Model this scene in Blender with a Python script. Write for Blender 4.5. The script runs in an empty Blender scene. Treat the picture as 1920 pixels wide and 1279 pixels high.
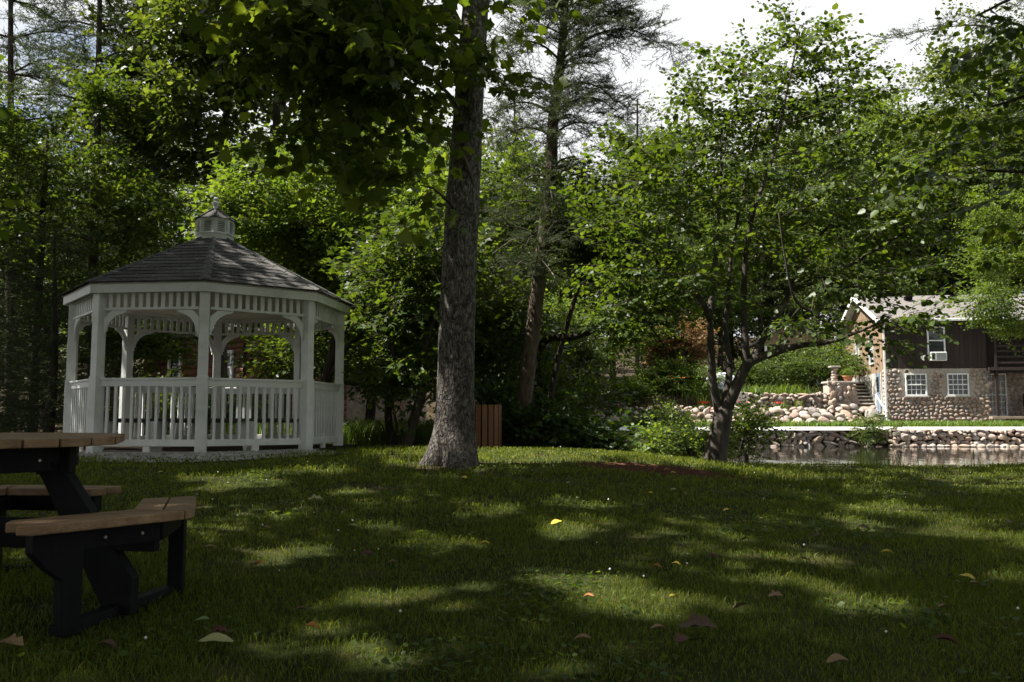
import bpy, bmesh, math, random
import numpy as np
from mathutils import Vector, Matrix, noise
random.seed(7); np.random.seed(7)
RNG = np.random.default_rng(11)
SC = bpy.context.scene
COL = SC.collection
PI = math.pi

# ------------------------------------------------------------------ camera
F, PITCH, CAMH = 1654.0, 0.088, 1.17
cam_d = bpy.data.cameras.new('camera'); cam = bpy.data.objects.new('camera', cam_d); COL.objects.link(cam)
cam_d.sensor_width = 36.0; cam_d.lens = F / 1920 * 36.0
cam_d.clip_start = 0.05; cam_d.clip_end = 2000
cam.location = (0, 0, CAMH); cam.rotation_euler = (PI / 2 + PITCH, 0, 0)
SC.camera = cam

# ------------------------------------------------------------------ sky and sun
SUN = Vector((-0.56, -0.02, 0.83)).normalized()
world = bpy.data.worlds.new('World'); SC.world = world; world.use_nodes = True
nt = world.node_tree; nt.nodes.clear()
out = nt.nodes.new('ShaderNodeOutputWorld'); bg = nt.nodes.new('ShaderNodeBackground')
sky = nt.nodes.new('ShaderNodeTexSky'); sky.sky_type = 'NISHITA'; sky.sun_disc = False
sky.sun_elevation = math.asin(SUN.z); sky.sun_rotation = math.atan2(SUN.x, SUN.y) % (2 * PI)
bg.inputs['Strength'].default_value = 0.05
tc = nt.nodes.new('ShaderNodeTexCoord'); mp = nt.nodes.new('ShaderNodeMapping')
mp.inputs['Scale'].default_value = (1, 1, 2.2); mp.inputs['Location'].default_value = (0.1, 0.1, 0.2)
nz = nt.nodes.new('ShaderNodeTexNoise'); nz.inputs['Scale'].default_value = 2.1; nz.inputs['Detail'].default_value = 9; nz.inputs['Roughness'].default_value = 0.55
rp = nt.nodes.new('ShaderNodeValToRGB'); rp.color_ramp.elements[0].position = 0.35; rp.color_ramp.elements[1].position = 0.46
mx = nt.nodes.new('ShaderNodeMix'); mx.data_type = 'RGBA'
mx.inputs['B'].default_value = (7.8, 7.9, 8.0, 1)
L = nt.links.new
L(tc.outputs['Generated'], mp.inputs['Vector']); L(mp.outputs['Vector'], nz.inputs['Vector'])
# broken cumulus: thick low over the horizon, opening to blue higher up
sep = nt.nodes.new('ShaderNodeSeparateXYZ'); L(tc.outputs['Generated'], sep.inputs[0])
hi_ = nt.nodes.new('ShaderNodeMapRange'); hi_.interpolation_type = 'SMOOTHSTEP'; hi_.inputs['From Min'].default_value = 0.36; hi_.inputs['From Max'].default_value = 0.72; hi_.inputs['To Max'].default_value = 0.12
sb = nt.nodes.new('ShaderNodeMath'); sb.operation = 'SUBTRACT'; L(sep.outputs['Z'], hi_.inputs['Value']); L(nz.outputs['Fac'], sb.inputs[0]); L(hi_.outputs[0], sb.inputs[1])
L(sb.outputs[0], rp.inputs['Fac']); L(rp.outputs['Color'], mx.inputs['Factor'])
L(sky.outputs['Color'], mx.inputs['A']); L(mx.outputs['Result'], bg.inputs['Color']); L(bg.outputs['Background'], out.inputs['Surface'])
sun_d = bpy.data.lights.new('sun', 'SUN'); sun = bpy.data.objects.new('sun', sun_d); COL.objects.link(sun)
sun_d.energy = 5.0; sun_d.angle = math.radians(0.55); sun_d.color = (1.0, 0.955, 0.88)
sun.rotation_euler = (-SUN).to_track_quat('-Z', 'Y').to_euler(); sun.location = SUN * 60
SC.view_settings.view_transform = 'Standard'; SC.view_settings.look = 'None'
SC.view_settings.exposure = 1.5; SC.view_settings.gamma = 1.0; SC.view_settings.use_curve_mapping = False
SC.render.engine = 'CYCLES'
SC.cycles.max_bounces = 7; SC.cycles.diffuse_bounces = 3; SC.cycles.transmission_bounces = 3; SC.cycles.glossy_bounces = 2

# ------------------------------------------------------------------ helpers
def W(px, py, d):
    """world point on the sight line of a photo pixel, d metres ahead of the camera"""
    u, v = (px - 960) / F, (639.5 - py) / F
    Y = math.cos(PITCH) - v * math.sin(PITCH); Z = math.sin(PITCH) + v * math.cos(PITCH)
    return np.array((u * d / Y, d, CAMH + Z * d / Y))

def tag(o, label=None, cat=None, group=None, kind=None):
    if label: o['label'] = label
    if cat: o['category'] = cat
    if group: o['group'] = group
    if kind: o['kind'] = kind
    return o

def thing(name, label, cat, loc=(0, 0, 0), rz=0, group=None):
    o = bpy.data.objects.new(name, None); COL.objects.link(o)
    o.empty_display_size = 0.2
    o.location = loc; o.rotation_euler = (0, 0, rz)
    return tag(o, label, cat, group)

def link(name, me, parent=None, loc=None, rot=None, scale=None, bevel=0):
    o = bpy.data.objects.new(name, me); COL.objects.link(o)
    if parent is not None: o.parent = parent
    if loc is not None: o.location = loc
    if rot is not None: o.rotation_euler = rot
    if scale is not None: o.scale = scale
    if bevel:
        b = o.modifiers.new('bevel', 'BEVEL'); b.width = bevel; b.segments = 2; b.limit_method = 'ANGLE'
    return o

def copy_thing(root, loc, rz, label=None, scale=None):
    r = root.copy(); COL.objects.link(r); r.location = loc; r.rotation_euler = (0, 0, rz)
    if scale: r.scale = scale
    if label: r['label'] = label
    for ch in root.children:
        c = ch.copy(); COL.objects.link(c); c.parent = r
        for g in ch.children:
            d = g.copy(); COL.objects.link(d); d.parent = c
    return r

def mesh_np(name, V, faces, mats, smooth=False, mi=None):
    """V (n,3); faces: list of int arrays (k,3) or (k,4); mi: material index per face list"""
    me = bpy.data.meshes.new(name)
    V = np.asarray(V, dtype=np.float32)
    fl = [(np.asarray(f, dtype=np.int32), (mi[i] if mi else 0)) for i, f in enumerate(faces) if len(f)]
    nl = sum(f.size for f, _ in fl); npoly = sum(len(f) for f, _ in fl)
    me.vertices.add(len(V)); me.vertices.foreach_set('co', V.ravel())
    me.loops.add(nl); me.polygons.add(npoly)
    me.loops.foreach_set('vertex_index', np.concatenate([f.ravel() for f, _ in fl]))
    tot = np.concatenate([np.full(len(f), f.shape[1], np.int32) for f, _ in fl])
    start = np.concatenate(([0], np.cumsum(tot)[:-1])).astype(np.int32)
    me.polygons.foreach_set('loop_start', start)
    try: me.polygons.foreach_set('loop_total', tot)
    except Exception: pass
    me.polygons.foreach_set('material_index', np.concatenate([np.full(len(f), m, np.int32) for f, m in fl]))
    if smooth: me.polygons.foreach_set('use_smooth', np.ones(npoly, dtype=bool))
    for m in (mats if isinstance(mats, (list, tuple)) else [mats]): me.materials.append(m)
    me.update(calc_edges=True); me.validate()
    return me

class MB:
    """collects boxes, prisms, tubes and lathes into one mesh"""
    def __init__(s): s.V = []; s.Q = []; s.T = []; s.N = []; s.n = 0
    def add(s, V, quads=(), tris=(), ngons=()):
        V = [tuple(v) for v in V]
        s.V += V
        s.Q += [tuple(i + s.n for i in q) for q in quads]; s.T += [tuple(i + s.n for i in t) for t in tris]
        s.N += [tuple(i + s.n for i in t) for t in ngons]
        s.n += len(V); return s
    def box(s, c, size, M=None):
        x, y, z = (a / 2 for a in size)
        P = [Vector((sx * x, sy * y, sz * z)) for sz in (-1, 1) for sx, sy in ((-1, -1), (1, -1), (1, 1), (-1, 1))]
        if M is not None: P = [M @ p for p in P]
        P = [p + Vector(c) for p in P]
        return s.add(P, [(3, 2, 1, 0), (4, 5, 6, 7), (0, 1, 5, 4), (1, 2, 6, 5), (2, 3, 7, 6), (3, 0, 4, 7)])
    def bar(s, a, b, w, h, up=(0, 0, 1)):
        a, b = Vector(a), Vector(b); d = (b - a); l = d.length; d.normalize()
        u = Vector(up); sd = d.cross(u)
        if sd.length < 1e-5: sd = d.cross(Vector((1, 0, 0)))
        sd.normalize(); u = sd.cross(d)
        M = Matrix((d, sd, u)).transposed()
        return s.box((a + b) / 2, (l, w, h), M)
    def prism(s, pts, lo, hi, axis=None):
        """polygon pts (3-vectors) extruded by the vector hi-lo"""
        n = len(pts); lo, hi = Vector(lo), Vector(hi)
        P = [Vector(p) + lo for p in pts] + [Vector(p) + hi for p in pts]
        return s.add(P, [(i, (i + 1) % n, n + (i + 1) % n, n + i) for i in range(n)], (), [tuple(range(n))[::-1], tuple(range(n, 2 * n))])
    def lathe(s, prof, c, n=12):
        P = []; m = len(prof)
        for r, z in prof:
            for i in range(n):
                a = 2 * PI * i / n; P.append((c[0] + r * math.cos(a), c[1] + r * math.sin(a), c[2] + z))
        Q = [(j * n + i, j * n + (i + 1) % n, (j + 1) * n + (i + 1) % n, (j + 1) * n + i) for j in range(m - 1) for i in range(n)]
        return s.add(P, Q, (), [tuple(range(n))[::-1], tuple(range((m - 1) * n, m * n))])
    def tube(s, pts, rad, n=8):
        V, Q, T = tube_np(np.array(pts, float), np.array(rad, float), n)
        return s.add(V, Q.tolist(), T.tolist())
    def mesh(s, name, mat, smooth=False):
        me = bpy.data.meshes.new(name); me.from_pydata(s.V, [], s.Q + s.T + s.N)
        for m in (mat if isinstance(mat, (list, tuple)) else [mat]): me.materials.append(m)
        if smooth: me.polygons.foreach_set('use_smooth', np.ones(len(me.polygons), dtype=bool))
        me.update(); return me
    def build(s, name, mat, parent=None, bevel=0, smooth=False, **k):
        return link(name, s.mesh(name, mat, smooth), parent, bevel=bevel, **k)

def tube_np(P, R, n=6):
    m = len(P)
    D = np.gradient(P, axis=0); D /= np.linalg.norm(D, axis=1)[:, None] + 1e-9
    ref = np.array((0.0, 1.0, 0.0)) if abs(D[0, 1]) < 0.8 else np.array((1.0, 0.0, 0.0))
    X = np.cross(D, ref); X /= np.linalg.norm(X, axis=1)[:, None] + 1e-9
    Y = np.cross(D, X)
    a = np.arange(n) * 2 * PI / n
    V = P[:, None, :] + R[:, None, None] * (np.cos(a)[None, :, None] * X[:, None, :] + np.sin(a)[None, :, None] * Y[:, None, :])
    V = V.reshape(-1, 3)
    i = np.arange(n); j = np.arange(m - 1)[:, None] * n
    Q = np.stack((j + i, j + (i + 1) % n, j + n + (i + 1) % n, j + n + i), -1).reshape(-1, 4)
    V = np.vstack((V, P[-1] + D[-1] * R[-1]))
    T = np.stack(((m - 1) * n + i, (m - 1) * n + (i + 1) % n, np.full(n, len(V) - 1)), -1)
    return V, Q, T

def smooth_path(pts, n):
    """Catmull-Rom resampling of control points"""
    P = np.array(pts, float); P = np.vstack((2 * P[0] - P[1], P, 2 * P[-1] - P[-2]))
    t = np.linspace(0, len(pts) - 1 - 1e-6, n); k = t.astype(int); f = (t - k)[:, None]
    a, b, c, d = P[k], P[k + 1], P[k + 2], P[k + 3]
    return 0.5 * (2 * b + (c - a) * f + (2 * a - 5 * b + 4 * c - d) * f ** 2 + (3 * b - a - 3 * c + d) * f ** 3)

def sstep(a, b, x):
    t = np.clip((np.asarray(x, float) - a) / (b - a), 0, 1)  # also runs downward when b < a
    return t * t * (3 - 2 * t)

# ------------------------------------------------------------------ materials
def nodes(name):
    m = bpy.data.materials.new(name); m.use_nodes = True; t = m.node_tree; t.nodes.clear()
    o = t.nodes.new('ShaderNodeOutputMaterial'); return m, t, o

def N(t, kind, **kw):
    n = t.nodes.new('ShaderNode' + kind)
    for k, v in kw.items():
        if k in n.inputs: n.inputs[k].default_value = v
        else: setattr(n, k, v)
    return n

def ramp(t, src, stops):
    r = N(t, 'ValToRGB'); e = r.color_ramp.elements
    while len(e) < len(stops): e.new(0.5)
    for el, (p, c) in zip(e, stops): el.position = p; el.color = (*c, 1)
    t.links.new(src, r.inputs['Fac']); return r.outputs['Color']

def mat(name, c1, c2=None, scale=8.0, rough=0.7, bump=0.0, bscale=None, stretch=(1, 1, 1), spec=0.3, detail=5, coord='Object', lo=0.35, hi=0.65, c3=None, rand=0.0, metal=0.0):
    """noise-mottled principled surface with optional bump and per-object tint"""
    m, t, o = nodes(name); b = N(t, 'BsdfPrincipled', Roughness=rough, Metallic=metal); b.inputs['Specular IOR Level'].default_value = spec
    t.links.new(b.outputs[0], o.inputs['Surface'])
    tcn = N(t, 'TexCoord'); mpn = N(t, 'Mapping', Scale=stretch)
    t.links.new(tcn.outputs[coord], mpn.inputs['Vector'])
    nzn = N(t, 'TexNoise', Scale=scale, Detail=detail, Roughness=0.6); t.links.new(mpn.outputs[0], nzn.inputs['Vector'])
    c2 = c2 or c1
    st = [(lo, c1), (hi, c2)] + ([(min(hi + 0.12, 1), c3)] if c3 else [])
    col = ramp(t, nzn.outputs['Fac'], st)
    if rand:
        oi = N(t, 'ObjectInfo'); h = N(t, 'HueSaturation')
        mr = N(t, 'MapRange'); mr.inputs['To Min'].default_value = 1 - rand; mr.inputs['To Max'].default_value = 1 + rand
        t.links.new(oi.outputs['Random'], mr.inputs['Value']); t.links.new(mr.outputs[0], h.inputs['Value'])
        t.links.new(col, h.inputs['Color']); col = h.outputs['Color']
    t.links.new(col, b.inputs['Base Color'])
    if bump:
        n2 = N(t, 'TexNoise', Scale=bscale or scale * 4, Detail=6); t.links.new(mpn.outputs[0], n2.inputs['Vector'])
        bp = N(t, 'Bump', Strength=bump, Distance=0.02); t.links.new(n2.outputs['Fac'], bp.inputs['Height']); t.links.new(bp.outputs[0], b.inputs['Normal'])
    return m

def leaf_mat(name, ca, cb, cc, transl=0.42, tcol=None, rough=0.45, spec=0.35):
    """leaf: diffuse + glossy face, light coming through the blade; tint differs leaf by leaf"""
    m, t, o = nodes(name)
    g = N(t, 'NewGeometry'); col = ramp(t, g.outputs['Random Per Island'], [(0.0, ca), (0.55, cb), (1.0, cc)])
    oi = N(t, 'ObjectInfo'); h = N(t, 'HueSaturation'); mr = N(t, 'MapRange'); mr.inputs['To Min'].default_value = 0.8; mr.inputs['To Max'].default_value = 1.2
    t.links.new(oi.outputs['Random'], mr.inputs['Value']); t.links.new(mr.outputs[0], h.inputs['Value']); t.links.new(col, h.inputs['Color'])
    b = N(t, 'BsdfPrincipled', Roughness=rough); b.inputs['Specular IOR Level'].default_value = spec
    t.links.new(h.outputs[0], b.inputs['Base Color'])
    tr = N(t, 'BsdfTranslucent'); mm = N(t, 'Mix', data_type='RGBA', blend_type='MULTIPLY'); mm.inputs['Factor'].default_value = 1.0
    mm.inputs['B'].default_value = (*(tcol or (2.3, 2.1, 0.7)), 1); t.links.new(h.outputs[0], mm.inputs['A']); t.links.new(mm.outputs['Result'], tr.inputs['Color'])
    ms = N(t, 'MixShader'); ms.inputs[0].default_value = transl
    t.links.new(b.outputs[0], ms.inputs[1]); t.links.new(tr.outputs[0], ms.inputs[2]); t.links.new(ms.outputs[0], o.inputs['Surface'])
    return m

M = {}
M['leaf_maple'] = leaf_mat('maple_leaf', (0.033, 0.06, 0.01), (0.053, 0.09, 0.014), (0.09, 0.128, 0.026))
M['leaf_redbud'] = leaf_mat('redbud_leaf', (0.038, 0.07, 0.011), (0.062, 0.105, 0.016), (0.10, 0.145, 0.028), transl=.46)
M['leaf_oak'] = leaf_mat('oak_leaf', (0.032, 0.052, 0.01), (0.052, 0.08, 0.014), (0.09, 0.12, 0.028))
M['leaf_sycamore'] = leaf_mat('sycamore_leaf', (0.042, 0.07, 0.012), (0.066, 0.102, 0.016), (0.11, 0.145, 0.03), transl=0.5)
M['leaf_dark'] = leaf_mat('shrub_leaf', (0.02, 0.045, 0.01), (0.035, 0.07, 0.014), (0.06, 0.10, 0.02), transl=0.3)
M['leaf_fresh'] = leaf_mat('fresh_leaf', (0.055, 0.098, 0.016), (0.085, 0.138, 0.024), (0.125, 0.175, 0.038), transl=.46)
M['leaf_brown'] = leaf_mat('brown_leaf', (0.16, 0.09, 0.04), (0.24, 0.14, 0.06), (0.12, 0.12, 0.04), tcol=(1.4, 1.2, 0.8))
M['needle_pine'] = leaf_mat('pine_needle', (0.03, 0.05, 0.02), (0.05, 0.075, 0.028), (0.08, 0.105, 0.042), transl=0.25, tcol=(1.6, 1.6, 0.9), rough=.65, spec=.15)
M['needle_spruce'] = leaf_mat('spruce_needle', (0.018, 0.036, 0.012), (0.034, 0.058, 0.018), (0.06, 0.085, 0.028), transl=0.25, tcol=(1.7, 1.7, 0.8), rough=.7, spec=.12)
M['bark_dark'] = mat('dark_bark', (0.025, 0.02, 0.016), (0.07, 0.058, 0.048), 9, 0.9, 0.7, 22, (1, 1, 0.25), 0.1)
M['bark_grey'] = mat('grey_bark', (0.035, 0.029, 0.024), (0.10, 0.086, 0.074), 10, 0.9, 0.7, 26, (1, 1, 0.3), 0.1)
M['bark_pine'] = mat('pine_bark', (0.06, 0.045, 0.035), (0.18, 0.14, 0.115), 14, 0.95, 1.0, 24, (1, 1, 0.35), 0.1, c3=(0.26, 0.22, 0.19))
M['twig'] = mat('twig_bark', (0.03, 0.024, 0.018), (0.08, 0.065, 0.05), 6, 0.9)
M['deadwood'] = mat('dead_twig', (0.12, 0.095, 0.075), (0.24, 0.2, 0.16), 6, 0.9)
M['white'] = mat('white_vinyl', (0.56, 0.575, 0.55), (0.79, 0.80, 0.79), 2.2, 0.45, 0.04, 30, spec=0.35, detail=9, lo=.28, hi=.5, rand=.04)
M['cream'] = mat('cream_boards', (0.72, 0.66, 0.60), (0.80, 0.75, 0.69), 4, 0.6, 0.05, 20)
M['shingle'] = mat('grey_shingle', (0.048, 0.046, 0.043), (0.125, 0.12, 0.112), 40, 0.95, 0.6, 120, spec=0.15, rand=0.28)
M['shingle_ridge'] = mat('ridge_shingle', (0.062, 0.06, 0.056), (0.145, 0.14, 0.13), 40, 0.95, 0.6, 120, spec=0.15, rand=0.2)
M['seat_dark'] = mat('bench_board', (0.055, 0.04, 0.04), (0.10, 0.08, 0.075), 5, 0.6, 0.1)
M['plank'] = mat('tan_plank', (0.19, 0.112, 0.06), (0.34, 0.215, 0.12), 16, 0.6, 0.3, 70, (0.22, 1, 1), rand=0.13, detail=9)
M['black'] = mat('black_lumber', (0.005, 0.005, 0.0055), (0.010, 0.010, 0.011), 6, 0.6, 0.12, 50, spec=0.14)
M['bolt'] = mat('zinc_bolt', (0.25, 0.24, 0.22), (0.34, 0.33, 0.31), 30, 0.35, metal=0.8)
M['bin'] = mat('bin_slat', (0.16, 0.075, 0.035), (0.23, 0.11, 0.055), 5, 0.6, 0.15, 40, (1, 1, 0.15), rand=0.1)
M['bin_liner'] = mat('bin_liner', (0.008, 0.008, 0.008), (0.014, 0.014, 0.014), 5, 0.7)
M['concrete'] = mat('concrete', (0.38, 0.355, 0.32), (0.52, 0.49, 0.44), 6, 0.9, 0.3)
M['cap'] = mat('pale_path', (0.62, 0.60, 0.57), (0.74, 0.72, 0.69), 3, 0.9, 0.2)
def rock_mat():
    m, t, o = nodes('fieldstone'); b = N(t, 'BsdfPrincipled', Roughness=0.9); b.inputs['Specular IOR Level'].default_value = 0.2
    oi = N(t, 'ObjectInfo'); tcn = N(t, 'TexCoord'); nzn = N(t, 'TexNoise', Scale=5.0, Detail=8, Roughness=0.65); t.links.new(tcn.outputs['Object'], nzn.inputs['Vector'])
    g = N(t, 'NewGeometry'); ad = N(t, 'Math', operation='ADD'); t.links.new(oi.outputs['Random'], ad.inputs[0]); t.links.new(g.outputs['Random Per Island'], ad.inputs[1])
    fr = N(t, 'Math', operation='FRACT'); t.links.new(ad.outputs[0], fr.inputs[0])
    base = ramp(t, fr.outputs[0], [(0.0, (0.32, 0.25, 0.19)), (0.2, (0.42, 0.34, 0.27)), (0.4, (0.25, 0.235, 0.22)), (0.6, (0.46, 0.39, 0.33)), (0.8, (0.33, 0.245, 0.205)), (1.0, (0.40, 0.37, 0.34))])
    v = ramp(t, nzn.outputs['Fac'], [(0.3, (0.62, 0.6, 0.58)), (0.7, (1.15, 1.12, 1.1))])
    mm = N(t, 'Mix', data_type='RGBA', blend_type='MULTIPLY'); mm.inputs['Factor'].default_value = 1; t.links.new(base, mm.inputs['A']); t.links.new(v, mm.inputs['B'])
    t.links.new(mm.outputs['Result'], b.inputs['Base Color'])
    n2 = N(t, 'TexNoise', Scale=22.0, Detail=6); t.links.new(tcn.outputs['Object'], n2.inputs['Vector'])
    bp = N(t, 'Bump', Strength=0.4, Distance=0.02); t.links.new(n2.outputs['Fac'], bp.inputs['Height']); t.links.new(bp.outputs[0], b.inputs['Normal'])
    t.links.new(b.outputs[0], o.inputs['Surface']); return m
M['rock'] = rock_mat()
M['mortar'] = mat('mortar', (0.31, 0.275, 0.235), (0.44, 0.395, 0.345), 10, 0.95, 0.5)
M['soil'] = mat('dark_soil', (0.03, 0.022, 0.015), (0.07, 0.05, 0.035), 6, 1.0, 0.5)
M['siding_dark'] = mat('brown_siding', (0.022, 0.015, 0.013), (0.04, 0.028, 0.023), 6, 0.75, 0.15, 40, (1, 1, 0.12), rand=0.22)
M['siding_tan'] = mat('tan_siding', (0.215, 0.15, 0.095), (0.285, 0.20, 0.13), 6, 0.75, 0.15, 40, (1, 1, 0.12), rand=0.1)
M['roof_house'] = mat('house_shingle', (0.16, 0.147, 0.138), (0.245, 0.227, 0.215), 14, 0.95, 0.3, 60, spec=0.15, rand=0.12)
M['glass'] = mat('dark_glass', (0.015, 0.018, 0.02), (0.03, 0.035, 0.035), 2, 0.06, spec=0.6)
M['log'] = mat('red_log', (0.105, 0.043, 0.028), (0.17, 0.072, 0.047), 7, 0.7, 0.2, 30, (0.15, 1, 1), rand=0.2)
M['terracotta'] = mat('terracotta', (0.28, 0.11, 0.06), (0.36, 0.15, 0.085), 8, 0.85)
M['stucco'] = mat('tan_stucco', (0.24, 0.19, 0.14), (0.34, 0.27, 0.2), 5, 0.9, 0.3)
M['tarp'] = mat('grey_tarp', (0.5, 0.52, 0.55), (0.6, 0.62, 0.65), 3, 0.5)
M['red'] = mat('red_petal', (0.55, 0.02, 0.02), (0.7, 0.05, 0.04), 6, 0.5)
M['orange'] = mat('orange_petal', (0.7, 0.2, 0.02), (0.8, 0.3, 0.04), 6, 0.5)
M['pink'] = mat('pink_petal', (0.7, 0.2, 0.22), (0.8, 0.35, 0.33), 6, 0.5)
M['clover'] = mat('clover_white', (0.7, 0.7, 0.66), (0.8, 0.8, 0.76), 6, 0.6)
def water_mat():
    m, t, o = nodes('pond_water'); b = N(t, 'BsdfPrincipled', Roughness=0.05, IOR=1.33); b.inputs['Base Color'].default_value = (0.018, 0.017, 0.011, 1)
    b.inputs['Specular IOR Level'].default_value = 0.5
    tcn = N(t, 'TexCoord'); mpn = N(t, 'Mapping', Scale=(1.0, 0.35, 1)); t.links.new(tcn.outputs['Object'], mpn.inputs['Vector'])
    n = N(t, 'TexNoise', Scale=1.6, Detail=3); t.links.new(mpn.outputs[0], n.inputs['Vector'])
    bp = N(t, 'Bump', Strength=0.22, Distance=0.05); t.links.new(n.outputs['Fac'], bp.inputs['Height']); t.links.new(bp.outputs[0], b.inputs['Normal'])
    t.links.new(b.outputs[0], o.inputs['Surface']); return m
M['water'] = water_mat()

# ------------------------------------------------------------------ ground
def ground(x, y):
    x = np.asarray(x, float); y = np.asarray(y, float)
    near = np.interp(y, [-40, -5, 0, 3, 5, 8, 11, 12.2, 13.5, 16, 34, 60, 160], [-.2, .0, .19, .28, .355, .52, .70, .745, .76, .74, .85, 2.2, 14])
    near = near - 0.246 * sstep(.3, 4, x) * sstep(4, 11, y) * (1 - sstep(34, 36, y))
    near = near - 0.09 * sstep(-1.3, -.4, x) * sstep(12.3, 14, y) * (1 - sstep(18, 24, y))
    near = near + 0.012 * np.sin(x * 1.7 + y) * np.sin(y * 1.3 - x * .4) * (1 - sstep(20, 30, y))
    yb = 16.6 - 3.7 * sstep(.6, 3.2, x)
    riv = sstep(yb, yb + 1.9, y) * sstep(-2.2, .9, x) * (1 - sstep(36.0, 36.12, y))
    z = near * (1 - riv) + (-0.7) * riv
    gy = np.interp(y, [36.1, 37.6, 38.2, 39.2, 40.55, 40.75, 45, 60, 160], [.68, .84, .9, 1.5, 1.58, 2.25, 2.6, 4.0, 16])
    hy = np.interp(y, [36.1, 38, 48, 54, 60, 160], [.68, .88, .95, 2.6, 4.0, 16])
    k = sstep(0, .22, x - np.where(y < 40.6, 15.95, .3885 * y))
    far = gy * (1 - k) + hy * k
    f = sstep(36.0, 36.12, y) * sstep(-7, -1, x)
    return z * (1 - f) + far * f

def gz(x, y): return float(ground(x, y))

def hit(px, py, d0=2.0, d1=45.0):
    """the point of the ground seen at a photo pixel"""
    d = np.arange(d0, d1, 0.01); P = np.array([W(px, py, 1.0)]) - np.array([[0, 0, CAMH]])
    Q = P * d[:, None]; Q[:, 2] += CAMH
    below = Q[:, 2] < ground(Q[:, 0], Q[:, 1])
    i = int(np.argmax(below)) if below.any() else len(d) - 1
    return Q[i]

GAZ = np.array((-4.522, 13.233)); GROT = 0.278; GZ = 0.722
MULCH = hit(1238, 884)[:2]
def edge_y(x): return 12.75 + 0.25 * np.sin(x * 1.9) + 0.12 * np.sin(x * 5.3 + 1)
def lawn_mask(x, y):
    x = np.asarray(x, float); y = np.asarray(y, float)
    r = np.hypot(x - GAZ[0], y - GAZ[1]); m = 1 - sstep(-.15, .15, y - edge_y(x))
    m = m * sstep(2.5, 2.75, r + .12 * np.sin(x * 7) * np.sin(y * 6))
    q = np.hypot((x - MULCH[0]) / 1.0, (y - MULCH[1]) / .62); m = m * sstep(.62, 1.05, q + .12 * np.sin(x * 9 + y * 7))
    s = np.hypot(x + .7, (y - 10.1) * 1.1); m = m * sstep(.30, .62, s + .1 * np.sin(x * 11) * np.sin(y * 13))
    bare = np.sin(x * 1.9 + 2.2 * np.sin(y * .8)) * np.sin(y * 2.3 + 1.7 * np.sin(x * 1.1)) + .4 * np.sin(x * 6 + y * 5); m = m * (1 - .75 * sstep(.95, 1.25, bare))
    return m

def build_ground():
    xs = np.concatenate((np.linspace(-140, -13, 26), np.linspace(-12.5, 28, 140), np.linspace(29, 140, 26)))
    ys = np.concatenate((np.linspace(-40, 1, 16), np.linspace(1.2, 18, 80), np.linspace(18.4, 35.4, 26), np.linspace(35.6, 46, 80), np.linspace(47, 165, 40)))
    X, Y = np.meshgrid(xs, ys); Z = ground(X, Y)
    nx, ny = len(xs), len(ys); i = np.arange(nx - 1); j = np.arange(ny - 1)[:, None] * nx
    Q = np.stack((j + i, j + i + 1, j + nx + i + 1, j + nx + i), -1).reshape(-1, 4)
    m, t, o = nodes('ground'); b = N(t, 'BsdfPrincipled', Roughness=1.0); b.inputs['Specular IOR Level'].default_value = 0.1
    tcn = N(t, 'TexCoord'); nzn = N(t, 'TexNoise', Scale=3.0, Detail=9, Roughness=0.7); t.links.new(tcn.outputs['Object'], nzn.inputs['Vector'])
    soil = ramp(t, nzn.outputs['Fac'], [(0.3, (0.022, 0.017, 0.011)), (0.5, (0.05, 0.037, 0.023)), (0.72, (0.10, 0.07, 0.042))])
    turf = ramp(t, nzn.outputs['Fac'], [(0.3, (0.016, 0.022, 0.007)), (0.5, (0.034, 0.044, 0.013)), (0.68, (0.075, 0.062, 0.03))])
    at = N(t, 'Attribute', attribute_name='grassy'); mm = N(t, 'Mix', data_type='RGBA'); t.links.new(at.outputs['Fac'], mm.inputs['Factor'])
    t.links.new(soil, mm.inputs['A']); t.links.new(turf, mm.inputs['B']); t.links.new(mm.outputs['Result'], b.inputs['Base Color'])
    n2 = N(t, 'TexNoise', Scale=14.0, Detail=8); t.links.new(tcn.outputs['Object'], n2.inputs['Vector'])
    bp = N(t, 'Bump', Strength=0.8, Distance=0.06); t.links.new(n2.outputs['Fac'], bp.inputs['Height']); t.links.new(bp.outputs[0], b.inputs['Normal'])
    t.links.new(b.outputs[0], o.inputs['Surface'])
    me = mesh_np('ground', np.stack((X, Y, Z), -1).reshape(-1, 3), [Q], m, smooth=True)
    g = np.where(Y < 20, lawn_mask(X, Y), sstep(35.5, 36, Y) * (1 - sstep(38.0, 38.4, Y)))
    a = me.attributes.new('grassy', 'FLOAT', 'POINT'); a.data.foreach_set('value', g.ravel().astype(np.float32))
    tag(link('ground', me), kind='structure')
build_ground()
wm = mesh_np('river', [(-6, 12.9, .05), (70, 12.9, .05), (70, 36.0, .05), (-6, 36.0, .05)], [[(0, 1, 2, 3)]], M['water'])
tag(link('river', wm), kind='structure')

# ------------------------------------------------------------------ gazebo
def octagon(R, z, off=0.0):
    return [(R * math.sin(k * PI / 4 + off), -R * math.cos(k * PI / 4 + off), z) for k in range(8)]

def shared_box(name, size, m):
    return MB().box((0, 0, 0), size).mesh(name, m)

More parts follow.
